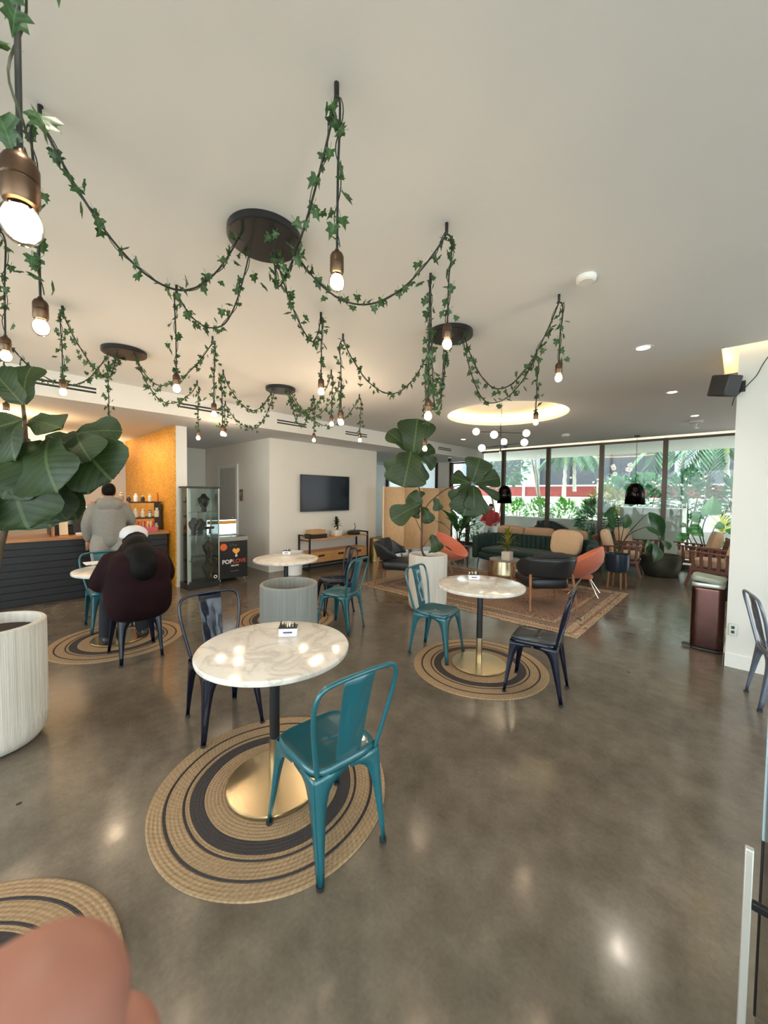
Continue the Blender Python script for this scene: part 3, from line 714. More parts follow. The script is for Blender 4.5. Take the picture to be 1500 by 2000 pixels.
st = [([P1, atd(824, 1075, D+.08), atd(824, 1030, D), atd(823, 985, D), atd(818, 950, D), atd(808, 890, D)], .016, .007),
      ([atd(824, 1010, D), atd(836, 985, D), atd(858, 965, D), atd(880, 952, D), atd(922, 944, D)], .010, .006),
      ([atd(824, 1040, D), atd(817, 1025, D), atd(811, 1012, D)], .006, .004), ([atd(825, 1070, D+.05), atd(835, 1055, D), atd(842, 1046, D)], .005, .003)]
fig_tree('tall sparse fiddle leaf fig rising from the white planter in the middle', P1, st, lv)
# ------------------------------------------------------------------ swag lamps with ivy
def zat(x, y, py):
    lo, hi = 0., 4.
    for _ in range(40):
        m = (lo+hi)/2; d = V((x, y, m))-CAM
        if CY-FPX*d.dot(CU)/d.dot(CF) > py: lo = m
        else: hi = m
    return lo
def ivy_mesh():
    # five-lobed leaf, tip pointing -Z, stalk at the origin
    pts = [(0, 0), (.30, .13), (.52, -.02), (.30, -.22), (.42, -.52), (.16, -.56), (0, -1.0)]
    out = [(x, 0, z) for x, z in pts]+[(-x, 0, z) for x, z in pts[-2:0:-1]]
    mb = MB(); n = len(out)
    ctr = (0, .10, -.34)
    vs = [(x*1.0, abs(x)*-.16+.04*sin(5*z), z) for x, _, z in out]+[ctr, (-.02, .0, 0), (.02, 0, 0), (.03, -.12, .5), (-.01, -.12, .5)]
    mb.add(vs, [(i, (i+1) % n, n) for i in range(n)]+[(n+1, n+2, n+3, n+4)])
    mb.uv = [(.5+v[0], 1+v[2]) for v in vs]
    return mb
IVY = ivy_mesh().mesh('leaf', 'ivy_leaf', 60)
def swag(A, B, low, sag=None, n=26):
    A, B = V(A), V(B); h = B-A; h.z = 0
    if low is None: tl, zl = .5, min(A.z, B.z)-sag
    else:
        nrm = V((-h.y, h.x, 0)); d = ray(*low); t = (A-CAM).dot(nrm)/d.dot(nrm); P = CAM+d*t
        tl = max(.18, min(.82, (P-A).dot(h)/h.length_squared)); zl = max(1.75, min(P.z, A.z-.12))
    out = []
    for i in range(n+1):
        t = i/n
        z = zl+(A.z-zl)*((tl-t)/tl)**2 if t < tl else zl+(B.z-zl)*((t-tl)/(1-tl))**2
        p = lerp(A, B, t); p.z = z; out.append(p)
    return out
def resample(path, step):
    out = []; acc = 0
    for a, b in zip(path[:-1], path[1:]):
        L = (b-a).length
        while acc < L: out.append(a.lerp(b, acc/max(L, 1e-6))); acc += step
        acc -= L
    return out
def swag_lamp(lab, vlab, cx, cy, pend, seed, real_leaves, dens, watt):
    random.seed(seed); c = V((cx, cy, ZC)); inv = M.Translation(-c)
    t = thing('swag_lamp', lab, 'lamp', c, 0, 'black swag ceiling lamps'); g = thing('ivy_garland', vlab, 'garland', c, 0, 'ivy garlands on the lamps')
    MB().lathe([(.001, -.04), (.185, -.04), (.193, -.034), (.193, 0)], 56).build('canopy', 'black_metal', t)
    rest = MB(); rest.uv = []
    for k, (hx, hy, zb, low, sag) in enumerate(pend):
        H = V((hx, hy, ZC)); d = (H-c); d.z = 0
        if d.length > .02: d.normalize()
        A = c+d*.13+V((0, 0, -.04)); B = H+V((0, 0, -.055))
        path = swag(A, B, low, sag) if (low or sag) else [A, B]
        top = zb+.135
        # small loop over the hook, then straight down to the socket
        off = V((hx, hy, 0))
        drop = [V((hx+d.x*.018, hy+d.y*.018, B.z-.012)), V((hx+d.x*.028, hy+d.y*.028, B.z-.05)), V((hx+d.x*.024, hy+d.y*.024, B.z-.14)), V((hx+d.x*.015, hy+d.y*.015, (B.z+top)/2)), V((hx+d.x*.012, hy+d.y*.012, top))]
        cord = path[:-1]+smooth_path([path[-1]]+drop, 5)
        MB().tube([inv @ p for p in cord], .0045, 6).build('cord', 'cord_black', t, smooth=60)
        hk = MB().tube([inv @ p for p in (H, H+V((0, 0, -.045)), H+V((0, 0, -.06))-d*.012)], [.009, .009, .007], 8)
        hk.build('hook', 'black_metal', t)
        S0 = V((drop[-1].x, drop[-1].y, zb)) - c
        MB().lathe([(.001, .140), (.007, .140), (.009, .134), (.019, .126), (.0235, .116), (.0235, .096), (.022, .094), (.0235, .092), (.0235, .066), (.021, .060), (.016, .058)], 20, S0).build('socket', 'copper_socket', t)
        b = MB().lathe([(.0001, 0), (.012, .002), (.021, .010), (.026, .022), (.027, .034), (.024, .046), (.018, .056), (.014, .063)], 20, S0).build('bulb', 'bulb_glass', t, smooth=80)
        MB().lathe([(.0001, .006), (.013, .009), (.020, .021), (.021, .034), (.016, .047), (.010, .056), (.001, .060)], 10, S0, wob=lambda a: 1+.22*sin(4*a)).build('filament', 'bulb_warm', b)
        l = light('bulb_lamp', 'POINT', S0+V((0, 0, .02)), watt, (1, .77, .54), shadow_soft_size=.028); l.parent = t
        # ivy: thin stem twisted round the cord and leaves on short stalks
        vine = resample(cord, .02); vs = []; q = random.uniform(0, 6)
        for i, p in enumerate(vine):
            a = q+i*.55; vs.append(inv @ (p+V((cos(a), sin(a), .3*sin(a*1.3)))*.011))
        if len(vs) > 2: MB().tube(vs, .0022, 4).build('vine_stem', 'vine_stem', g, smooth=60)
        for p in resample(cord, 1/dens):
            if p.z > ZC-.07 and (p-c).length < .16: continue
            p = p+V((random.gauss(0, 1), random.gauss(0, 1), random.gauss(0, .8)))*.022
            p.z = min(p.z, ZC-.03)
            s_ = random.uniform(.034, .056)
            m = M.Translation(inv @ p) @ M.Rotation(random.uniform(0, 2*pi), 4, 'Z') @ M.Rotation(random.gauss(.25, .45), 4, 'X') @ M.Rotation(random.gauss(0, .5), 4, 'Y') @ M.Scale(s_, 4)
            if real_leaves:
                o = bpy.data.objects.new('leaf', IVY); COL.objects.link(o); o.parent = g; o.matrix_local = m
            else:
                mb = ivy_mesh(); rest.add(mb.v, mb.f, m); rest.uv += mb.uv
    if not real_leaves: rest.build('leaves', 'ivy_leaf', g, smooth=60, kind='stuff')
hooks = lambda px, py: onz(px, py, ZC)
def P(hx, hy, bpy_, low=None, sag=None): return (hx, hy, zat(hx, hy, bpy_), low, sag)
def PH(px, py, bpy_, low=None, sag=None): h = onz(px, py, ZC); return P(h.x, h.y, bpy_, low, sag)
swag_lamp('black disc swag lamp over the nearest table with trailing bulbs', 'ivy twined on the cords of the nearest swag lamp', -1.92, 1.085,
          [P(-1.897, .178, 658, (330, 562)), P(-1.045, .858, 572, (545, 562)), P(-1.142, 1.67, 684, (712, 595)), P(-2.82, .938, 768, (432, 637)), P(-2.4, 1.83, 772, (607, 666))], 21, True, 29, 3.2)
swag_lamp('black disc swag lamp just outside the upper left corner with one large close bulb', 'ivy on the cords hanging along the left border', -1.9, -.70,
          [P(-.83, .045, 478, None, .35), P(-2.84, .10, 706, None, .45)], 25, True, 25, 3.2)
swag_lamp('black disc swag lamp over the middle table', 'ivy twined on the cords of the swag lamp over the middle table', -1.86, 2.80,
          [P(-.955, 2.773, 747, (980, 759)), P(-1.457, 3.67, 831, (955, 787)), P(-1.466, 1.975, 823, (850, 797)), P(-2.57, 2.2, 832, (765, 769)), P(-2.383, 3.163, 882, (874, 755))], 22, True, 30, 3.2)
swag_lamp('black disc swag lamp at the left in front of the bulkhead', 'ivy twined on the cords of the swag lamp at the left', -4.5, 1.01,
          [P(-3.78, .455, 775, (208, 738)), P(-3.488, 1.455, 816, (318, 753)), P(-4.993, 1.889, 860, (322, 786)), PH(12, 655, 815, (135, 752)), PH(212, 705, 842, None, None)], 23, False, 32, 10)
swag_lamp('small looking distant black disc swag lamp before the television wall', 'ivy twined on the cords of the most distant swag lamp', -4.5, 2.77,
          [PH(436, 722, 853, (490, 801)), PH(440, 783, 853, (497, 836)), PH(702, 770, 864, (640, 832)), PH(612, 772, 864, (588, 832)), PH(647, 722, 834, (600, 806)), PH(662, 745, 826, (610, 815))], 24, False, 34, 12)
# ------------------------------------------------------------------ branching chandelier under the cove
ch = thing('branch_chandelier', 'thin black branching chandelier with six glowing globes under the round cove', 'chandelier', (-3.05, 6.21, ZC+.2))
gz = lambda z: z-(ZC+.2)
MB().tube([(0, 0, 0), (.006, .004, gz(2.95)), (-.006, 0, gz(2.8))], .004, 6).build('cord', 'cord_black', ch)
MB().tube([(-.006, 0, gz(2.8)), (0, 0, gz(2.36))], .011, 10).build('rod', 'black_metal', ch)
MB().lathe([(.001, -.05), (.022, -.05), (.022, 0), (.001, 0)], 16, (0, 0, gz(2.36))).build('finial', 'brass', ch)
gl = [(930, 843, 0), (1028, 846, 0), (965, 849, 1), (984, 863, 2), (1024, 864, 2), (941, 875, 2)]
C0 = V((-3.05, 6.21, 0))
for a, b in ((0, 1), (5, 4)):
    pa, pb = [atd(gl[i][0], gl[i][1], 6.56)-V((-3.05, 6.21, ZC+.2)) for i in (a, b)]
    MB().tube([pa, pb], .007, 8).build('arm', 'black_metal', ch)
pa = atd(965, 849, 6.15)-V((-3.05, 6.21, ZC+.2)); pb = atd(984, 863, 6.95)-V((-3.05, 6.21, ZC+.2))
MB().tube([pa, (0, 0, pa.z), ], .007, 8).build('arm', 'black_metal', ch); MB().tube([(0, 0, pb.z), pb], .007, 8).build('arm', 'black_metal', ch)
for i, (x, y, k) in enumerate(gl):
    p = atd(x, y, 6.15 if i == 2 else 6.95 if i == 3 else 6.56)-V((-3.05, 6.21, ZC+.2))
    MB().sq(p, (.06, .06, .06), 1, nu=20, nv=12).build('globe', 'globe_warm', ch, smooth=80)
    l = light('globe_lamp', 'POINT', p, 4, (1, .80, .56), shadow_soft_size=.07); l.parent = ch
# ------------------------------------------------------------------ dome pendants by the windows
def dome(lab, px, py0, py1, cxy):
    b = V((*cxy, ZC)); t = thing('dome_pendant', lab, 'pendant', b, 0, 'dark glass dome pendants')
    z1 = zat(*cxy, py0)-ZC; z0 = zat(*cxy, py1)-ZC; h = z1-z0; r = .20
    MB().lathe([(.001, 0), (.06, 0), (.06, -.025), (.001, -.025)], 20).build('canopy', 'black_metal', t)
    MB().tube([(0, 0, -.02), (0, 0, z1)], .005, 6).build('cord', 'cord_black', t)
    prof = [(.03, z1), (r*.5, z1-.03), (r*.78, z1-h*.22), (r*.93, z1-h*.45), (r*1.0, z0)]
    MB().lathe(prof, 40).build('shade', 'smoke_glass', t, solid=.006, smooth=60)
    MB().lathe([(.03, z1-.01), (.03, z1-.10), (.001, z1-.10)], 16).build('socket', 'brass', t)
    MB().sq((0, 0, z1-.16), (.05, .05, .06), 1, nu=16, nv=10).build('bulb', 'globe_warm', t)
dome('dark glass dome pendant hanging before the left window mullion', 987, 948, 983, (-4.90, 10.3))
dome('dark glass dome pendant hanging before the right windows', 1243, 943, 985, (-1.74, 10.3))
# ------------------------------------------------------------------ lounge
rg = MB().box(-4.83, -1.27, 4.56, 7.29, 0, .008); tag(rg.build('persian_rug', 'persian', bevel=.003), 'large faded red brown patterned rug under the lounge seats', 'rug')
Zr = .008
def cush(mb_c, r, mat, name, parent, e=.35, e2=.3, mx=None): return MB().sq(mb_c, r, e, e2, 28, 14, mx).build(name, mat, parent, smooth=80)
# channel-tufted sofa facing -Y
sf = thing('velvet_sofa', 'dark green velvet sofa with vertical channels and curved ends', 'sofa', (-3.12, 7.98, 0))
W2 = 1.16
MB().sq((0, -.08, .27), (W2-.06, .40, .09), .3, .25, 32, 12).build('seat_base', 'green_velvet', sf, smooth=80)
MB().sq((0, -.10, .39), (W2-.14, .38, .07), .4, .25, 32, 12).build('seat_cushion', 'green_velvet', sf, smooth=80)
pathb = [(-W2, -.42), (-W2, -.05), (-W2+.10, .22), (-W2+.38, .36), (0, .38), (W2-.38, .36), (W2-.10, .22), (W2, -.05), (W2, -.42)]
q = smooth_path([(x, y, 0) for x, y in pathb], 8); chn = resample(q, .105)
for i in range(len(chn)-1):
    a, b = chn[i], chn[i+1]; m_ = (a+b)/2; ang = atan2((b-a).y, (b-a).x)
    k = abs(m_.x)/W2; h = .735-.06*max(0, (.05-m_.y)/.5)
    mx = M.Translation((m_.x, m_.y, (h+.2)/2)) @ M.Rotation(ang, 4, 'Z')
    MB().sq((0, 0, 0), (.056, .068, (h-.2)/2), .25, .7, 14, 10, mx).build('back_channel', 'green_velvet', sf, smooth=80)
for x in (-W2+.1, W2-.1):
    for y in (-.4, .3): MB().tube([(x, y, .2), (x*1.02, y*1.04, 0)], [.014, .008], 8).build('leg', 'black_metal', sf)
def pillow(lab, p, r, mat, tilt, rz=0):
    t = thing('throw_pillow', lab, 'pillow', p, rz); MB().sq((0, 0, 0), r, .55, .35, 26, 14, M.Rotation(tilt, 4, 'X')).build('cover', mat, t, smooth=80)
    return t
pillow('large square beige pillow standing at the right end of the green sofa', (-2.50, 8.06, .66), (.30, .08, .26), 'beige_fabric', radians(-14), radians(-6))
# long beige settee behind, seen from its back
def settee():
    t = thing('wooden_settee', 'long settee with a tan cushioned back behind the green sofa', 'sofa', (-3.32, 9.12, 0))
    for i in range(3): MB().sq((-.68+i*.68, -.20, .66), (.335, .10, .24), .35, .3, 24, 12, M.Rotation(radians(8), 4, 'X')).build('back_cushion', 'tan_fabric', t, smooth=80)
    for i in range(3): MB().sq((-.68+i*.68, .15, .40), (.335, .34, .08), .35, .25, 24, 10).build('seat_cushion', 'beige_fabric', t, smooth=80)
    m = MB(); 
    for x in (-1.02, 1.02):
        m.bar((x, -.28, .0), (x, -.22, .34), .05, .05); m.bar((x, .42, 0), (x, .4, .55), .05, .05)
    m.bar((-1.04, -.25, .30), (1.04, -.25, .30), .05, .06).bar((-1.04, .42, .30), (1.04, .42, .30), .05, .06).bar((-1.02, -.3, .55), (-1.02, .45, .55), .06, .03).bar((1.02, -.3, .55), (1.02, .45, .55), .06, .03)
    m.build('frame', 'walnut', t, bevel=.006)
settee()
# slatted wooden lounge chairs, facing +Y
def lounge_chair():
    t = thing('slat_chair', 'x', 'chair')
    MB().sq((0, .04, .40), (.30, .32, .075), .4, .25, 26, 12).build('seat_cushion', 'beige_fabric', t, smooth=80)
    MB().sq((0, -.22, .66), (.29, .085, .25), .5, .3, 26, 14, M.Translation((0, -.22, .66)) @ M.Rotation(radians(14), 4, 'X') @ M.Translation((0, .22, -.66))).build('back_cushion', 'beige_fabric', t, smooth=80)
    MB().box(-.34, .34, .33, .37, .27, .33).box(-.34, .34, -.33, -.29, .25, .31).build('seat_rail', 'walnut', t, bevel=.006)
    for sx in (-1, 1):
        x = .355*sx
        MB().bar((x, .36, .30), (x, -.34, .27), .035, .06).build('side_rail', 'walnut', t, bevel=.006)
        MB().bar((x, .42, .62), (x, -.40, .575), .075, .025).build('arm_rest', 'walnut', t, bevel=.006)
        for k in range(6):
            y = .30-.115*k; MB().bar((x, y, .30), (x, y+.02-.01*k, .60), .018, .05, (0, 1, 0)).build('slat', 'walnut', t, bevel=.003)
        MB().bar((x, .31, .32), (x+.01*sx, .40, 0), .035, .045, (0, 1, 0)).build('leg', 'walnut', t, bevel=.006)
        MB().bar((x, -.30, .28), (x+.01*sx, -.42, 0), .035, .045, (0, 1, 0)).build('leg', 'walnut', t, bevel=.006)
    mx = M.Translation((0, -.33, .27)) @ M.Rotation(radians(14), 4, 'X')
    MB().box(-.33, .33, -.02, .015, .47, .52, mx).build('top_rail', 'walnut', t, bevel=.006)
    for k in range(7): MB().box(-.29+k*.0967-.022, -.29+k*.0967+.022, -.012, .006, 0, .48, mx).build('slat', 'walnut', t, bevel=.003)
    return t
lc = lounge_chair()
for i, (x, y, a, lab) in enumerate(((-.22, 9.22, 172, 'wooden slatted chair with beige cushions nearest the column, behind the waste bin'), (-1.80, 9.18, 8, 'wooden slatted chair with beige cushions behind the blue planter'),
                                    (-.55, 10.22, 190, 'wooden slatted chair by the glass right of the large dark pot'), (-1.72, 10.25, -10, 'wooden slatted chair by the glass left of the large dark pot'))):
    o = lc if i == 0 else copy_tree(lc)
    o.location = (x, y, 0); o.rotation_euler = (0, 0, radians(a-90)); tag(o, lab, 'chair', 'slatted wooden lounge chairs')
# black leather armchairs with wood legs, facing +Y
def leather_chair():
    t = thing('leather_armchair', 'x', 'chair')
    MB().sq((0, .05, .36), (.30, .30, .085), .35, .3, 26, 12).build('seat_cushion', 'black_leather', t, smooth=80)
    rows = []; n = 24
    for z, k, b in ((.47, .96, 0), (.50, 1.0, .0), (.60, 1.03, .02), (.70, 1.06, .045), (.735, 1.05, .05)):
        row = []
        for i in range(n+1):
            a = lerp(radians(-20), radians(200), i/n); hz = z if abs(a-pi/2) < 1.2 else lerp(z, .52+(z-.47)*.3, min(1, (abs(a-pi/2)-1.2)/.6))
            row.append((.37*k*cos(a), -.05-.31*k*sin(a)-b, hz))
        rows.append(row)
    MB().grid(rows).build('curved_back', 'black_leather', t, smooth=80, solid=.05)
    MB().sq((0, -.24, .66), (.25, .07, .14), .45, .3, 22, 12, M.Translation((0, -.24, .66)) @ M.Rotation(radians(12), 4, 'X') @ M.Translation((0, .24, -.66))).build('back_cushion', 'dark_fabric', t, smooth=80)
    for sx in (-1, 1):
        MB().tube([(.33*sx, .27, .52), (.345*sx, .29, .25), (.36*sx, .31, 0)], [.018, .02, .013], 10).build('leg', 'leg_wood', t)
        MB().tube([(.30*sx, -.27, .50), (.315*sx, -.31, .25), (.33*sx, -.35, 0)], [.018, .02, .013], 10).build('leg', 'leg_wood', t)
        MB().tube([(.33*sx, .28, .30), (0, .0, .255), ], [.014, .016], 8).build('stretcher', 'leg_wood', t); MB().tube([(.31*sx, -.30, .28), (0, 0, .255)], [.014, .016], 8).build('stretcher', 'leg_wood', t)
    return t
lc = leather_chair(); tag(lc, 'black leather armchair seen from behind at the rug edge, right of the middle table', 'chair', 'black leather armchairs')
lc.location = (-2.06, 5.62, Zr); lc.rotation_euler = (0, 0, radians(136-90))
o = copy_tree(lc); tag(o, 'black leather armchair at the left of the rug beside the white fig planter', 'chair', 'black leather armchairs'); o.location = (-4.40, 5.10, Zr); o.rotation_euler = (0, 0, radians(28-90))
# coral bucket chairs, facing +Y
def coral_chair():
    t = thing('bucket_chair', 'x', 'chair'); tilt = M.Translation((0, -.02, .42)) @ M.Rotation(radians(-34), 4, 'X')
    prof = [(.001, -.14), (.14, -.125), (.25, -.07), (.32, .02), (.355, .10), (.36, .125), (.345, .13), (.31, .04), (.24, -.045), (.13, -.095), (.001, -.11)]
    MB().lathe(prof, 48, mx=tilt @ M.Scale(1.06, 4, (0, 1, 0))).build('shell', 'coral_fabric', t, smooth=60)
    MB().sq((0, -.02, -.05), (.14, .09, .05), .6, .5, 20, 10, tilt).build('lumbar_cushion', 'dark_brown', t, smooth=80)
    MB().sq((0, -.05, .265), (.10, .10, .035), .7, .8, 20, 8).build('swivel_pad', 'coral_fabric', t)
    for a in (45, 135, 225, 315):
        c, s_ = cos(radians(a)), sin(radians(a)); MB().tube([(.06*c, .06*s_-.05, .25), (.27*c, .27*s_-.03, .012), (.29*c, .29*s_-.03, 0)], .0095, 8).build('leg', 'chrome', t)
    return t
cc = coral_chair(); tag(cc, 'coral bucket chair facing the room, left of the green sofa', 'chair', 'coral bucket chairs')
cc.scale = (1.08,)*3; cc.location = (-4.40, 6.72, Zr); cc.rotation_euler = (0, 0, radians(8-90))
o = copy_tree(cc); tag(o, 'coral bucket chair turned away, behind the black armchair', 'chair', 'coral bucket chairs'); o.location = (-1.83, 6.72, Zr); o.rotation_euler = (0, 0, radians(192-90))
# small stool under the window side of the coral chair
t = thing('wood_stool', 'low dark wooden stool behind the coral chair at the left', 'stool', (-4.75, 7.72, 0))
MB().lathe([(.001, .36), (.2, .36), (.21, .375), (.2, .40), (.001, .40)], 32).build('seat', 'dark_brown', t)
for a in (45, 135, 225, 315): MB().tube([(.13*cos(radians(a)), .13*sin(radians(a)), .37), (.19*cos(radians(a)), .19*sin(radians(a)), 0)], [.02, .012], 8).build('leg', 'walnut', t)
# drum table and its plant
t = thing('drum_table', 'round brass drum table with a stone top in the lounge', 'table', (-3.30, 7.02, Zr))
MB().lathe([(.001, 0), (.315, 0), (.325, .02), (.32, .10), (.295, .24), (.28, .325), (.001, .325)], 56).build('drum', 'brass', t, smooth=50)
MB().lathe([(.001, .325), (.29, .325), (.295, .332), (.295, .345), (.29, .35), (.001, .35)], 56).build('top', 'grey_lid', t)
def rosette(name, lab, loc, n, h, w, mat, pot, potname='pot', spread=.8, parts=True, outline=BIRD, up=.25, bend=-.15):
    t = thing(name, lab, 'plant', loc); pot(t)
    if not parts: allm = MB(); allm.uv = []
    for i in range(n):
        a = i*2.4+random.uniform(-.2, .2); k = i/n
        el = lerp(1.35, up, k)+random.uniform(-.1, .1); L = h*random.uniform(.7, 1)
        z0 = lerp(.45, 0, k)*h*spread
        b = V((0, 0, t.get('ph', .1)+z0)); tp = b+V((cos(a)*cos(el), sin(a)*cos(el), sin(el)))*L
        if parts: leaf_mb(b, tp, (0, 0, 1), outline, w, -bend, .2, .0, seed=i).build('leaf', mat, t, smooth=80)
        else: leaf_mb(b, tp, (0, 0, 1), outline, w, -bend, .2, 0, mb=allm, seed=i)
    if not parts: allm.build('foliage', mat, t, smooth=80)
    return t
def p1(t):
    t['ph'] = .16; MB().sq((0, 0, .085), (.085, .085, .085), .15, .2, 24, 10).build('pot', 'ceramic_white', t, smooth=60)
    MB().tube([(0, 0, .15), (.01, 0, .3), (.0, .01, .42)], .008, 6).build('stem', 'bark', t)
random.seed(3); rosette('croton_plant', 'yellow green spiky plant in a square white pot on the drum table', (-3.20, 6.90, Zr+.35), 44, .30, .26, 'croton_leaf', p1, spread=2.0, up=.1)
# blue planter on wooden legs with bird of paradise
t = thing('leg_planter', 'navy planter on wooden legs near the rug corner', 'planter', (-1.52, 7.66, 0))
MB().lathe([(.001, .28), (.14, .28), (.17, .30), (.185, .36), (.19, .60), (.182, .60), (.175, .54), (.001, .54)], 48).build('pot', 'planter_blue', t, smooth=40)
MB().lathe([(.176, .555), (.001, .56)], 32).build('soil', 'soil', t)
for a in (35, 125, 215, 305): MB().tube([(.13*cos(radians(a)), .13*sin(radians(a)), .33), (.15*cos(radians(a)), .15*sin(radians(a)), 0)], [.022, .014], 8).build('leg', 'leg_wood', t)
def stemplant(name, lab, base, items, mat, outline, stem='vine_stem', r=.007):
    t = thing(name, lab, 'plant', base); inv = M.Translation(-V(base))
    for i, (path, tip, w, nr) in enumerate(items):
        q = smooth_path([inv @ V(p) for p in path], 6); MB().tube(q, [lerp(r*1.4, r*.7, k/(len(q)-1)) for k in range(len(q))], 6).build('stalk', stem, t, smooth=60)
        leaf_mb(inv @ V(path[-1]), inv @ V(tip), nr, outline, w, .1, .2, .015, seed=i).build('leaf', mat, t, smooth=80)
    return t
b = V((-1.52, 7.66, .56)); d = 6.66
def A(x, y, dd=0): return atd(x, y, d+dd)
stemplant('bird_of_paradise', 'slender broad leaved plant with long stalks in the navy planter', b,
          [([b, A(1209, 1050), A(1206, 1010), A(1200, 990)], A(1179, 1010), .8, -CF), ([b, A(1213, 1055), A(1218, 1032)], A(1226, 1004, .1), .95, -CF), ([b, A(1222, 1050), A(1245, 1022), A(1268, 1001)], A(1292, 1050, .15), .75, -CF),
           ([b, A(1218, 1058), A(1235, 1040), A(1262, 1029)], A(1286, 1044, -.1), .7, -CF), ([b, A(1200, 1060, .2), A(1196, 1030, .2)], A(1190, 1002, .3), .9, -CF)], 'bird_leaf', BIRD)
# big low pot near the windows
t = thing('low_pot', 'wide dark green grey pot on the floor by the windows', 'planter', (-1.12, 9.52, 0))
MB().lathe([(.001, 0), (.25, 0), (.28, .02), (.325, .15), (.34, .30), (.33, .40), (.335, .42), (.32, .43), (.30, .41), (.30, .36), (.001, .36)], 48).build('pot', 'planter_dark', t, smooth=50)
MB().lathe([(.30, .37), (.001, .38)], 32).build('soil', 'soil', t)
b = V((-1.12, 9.52, .38)); d = 7.7
stemplant('rubber_plant', 'dark drooping broad leaved plant in the wide low pot', b,
          [([b, A(1283, 1075), A(1280, 1062)], A(1276, 1098, -.3), .9, -CF), ([b, A(1278, 1072), A(1270, 1058)], A(1262, 1078, -.2), 1.3, -CF), ([b, A(1290, 1070), A(1294, 1055)], A(1305, 1075, -.2), 1.2, -CF), ([b, A(1285, 1068), A(1286, 1050)], A(1284, 1030, .2), 1.1, -CF), ([b, A(1276, 1070), A(1268, 1062)], A(1256, 1056, 0), 1.2, -CF)], 'bird_leaf', BIRD)
# corner plant left of the sofa
b = V((-5.35, 8.6, .30)); t = thing('floor_pot', 'dark pot with upright leaves beside the folding screen', 'planter', (-5.35, 8.6, 0))
MB().lathe([(.001, 0), (.15, 0), (.19, .30), (.18, .32), (.16, .28), (.001, .28)], 32).build('pot', 'planter_dark', t)
random.seed(17); its = []
for i in range(14):
    a = i*2.4; k = random.uniform(.15, .45); hh = random.uniform(.5, 1.0)
    m_ = b+V((cos(a)*k*.5, sin(a)*k*.5, hh*.6)); tp = b+V((cos(a)*(k+.22), sin(a)*(k+.22), hh)); its.append(([b, b.lerp(m_, .5)+V((0, 0, .05)), m_], tp, .55, (0, 0, 1)))
stemplant('corner_plant', 'leafy dark green plant between the folding screen and the green sofa', b, its, 'bird_leaf', BIRD)
# ------------------------------------------------------------------ folding screen
sc_t = thing('folding_screen', 'tan folding screen of woven panels standing beside the television wall', 'screen', (-6.42, 6.9, 0))
pts = [(0, -.05)]
for i, (dx, dy) in enumerate(((-.30, .28), (.30, .50), (-.30, .28), (.30, .50), (-.30, .28), (.30, .50), (-.30, .28), (.30, .40))): pts.append((pts[-1][0]+dx, pts[-1][1]+dy))
for i in range(8):
    a, b2 = V((*pts[i], 0)), V((*pts[i+1], 0)); L = (b2-a).length; ang = atan2((b2-a).y, (b2-a).x)
    pn = bpy.data.objects.new('panel', MB().box(.03, L-.03, -.006, .006, .12, 1.74).mesh('panel', 'rattan_pale' if i % 2 == 0 else 'rattan', 0)); COL.objects.link(pn); pn.parent = sc_t; pn.location = a; pn.rotation_euler = (0, 0, ang)
    f = MB().box(0, .03, -.014, .014, .02, 1.79).box(L-.03, L, -.014, .014, .02, 1.79).box(.03, L-.03, -.014, .014, 1.74, 1.79).box(.03, L-.03, -.014, .014, .08, .12)
    f.build('panel_frame', 'rattan_pale' if i % 2 == 0 else 'rattan', pn, bevel=.003)
    s_ = MB()
    for k in range(int(L/.06)): s_.box(.06+k*.06, .066+k*.06, -.009, .009, .12, 1.74)
    for k in range(11): s_.box(.03, L-.03, -.008, .008, .24+k*.14, .245+k*.14)
    s_.build('lattice', 'rattan', pn, smooth=0)
# brass drum by the console
t = thing('brass_cylinder', 'aged brass cylinder side table between console and folding screen', 'side table', (-6.27, 6.46, 0))
MB().lathe([(.001, 0), (.165, 0), (.165, .55), (.155, .556), (.001, .556)], 40).build('drum', 'old_brass', t); MB().lathe([(.167, .02), (.167, .035)], 40).build('band', 'brass', t, solid=.003)
# ------------------------------------------------------------------ television and console
t = thing('television', 'flat black television mounted on the off white wall', 'television', (XW, 5.315, 1.6))
MB().box(.05, .095, -.675, .675, -.397, .397).build('housing', 'black_plastic', t, bevel=.006)
scr = pm('screen_glass', (.006, .010, .014), .12, 0, var=.1, spec=.12); MB().box(.0951, .0965, -.662, .662, -.378, .385).build('screen', 'screen_glass', t, smooth=0)
MB().box(0, .05, -.2, .2, -.15, .15).build('wall_mount', 'black_metal', t)
cn = thing('console_shelf', 'oak console with black metal frame under the television', 'console', (-6.60, 5.46, 0))
def fr(y):
    m = MB(); 
    for x in (-.19, .19): m.box(x-.015, x+.015, y-.015, y+.015, 0, .72)
    m.box(-.19, .19, y-.015, y+.015, .69, .72).box(-.19, .19, y-.015, y+.015, .0, .03).box(-.19, .19, y-.015, y+.015, .60, .62); return m
for y in (-.83, .83): fr(y).build('end_frame', 'black_metal', cn)
MB().box(-.015, .015, -.83, .83, .0, .02, M.Translation((-.19, 0, .03))).build('rear_bar', 'black_metal', cn)
MB().box(-.20, .20, -.815, .815, .615, .645).build('top_board', 'oak', cn, bevel=.003)
MB().box(-.195, .195, -.81, .81, .14, .36).build('drawer_box', 'oak', cn, bevel=.003)
for y0, y1 in ((-.80, -.27), (-.265, .265), (.27, .80)):
    dr = MB().box(.195, .207, y0, y1, .15, .35).build('drawer_front', 'oak', cn, bevel=.003); MB().box(.207, .2085, (y0+y1)/2-.08, (y0+y1)/2+.08, .26, .30).build('finger_slot', 'black_satin', dr, bevel=.0)
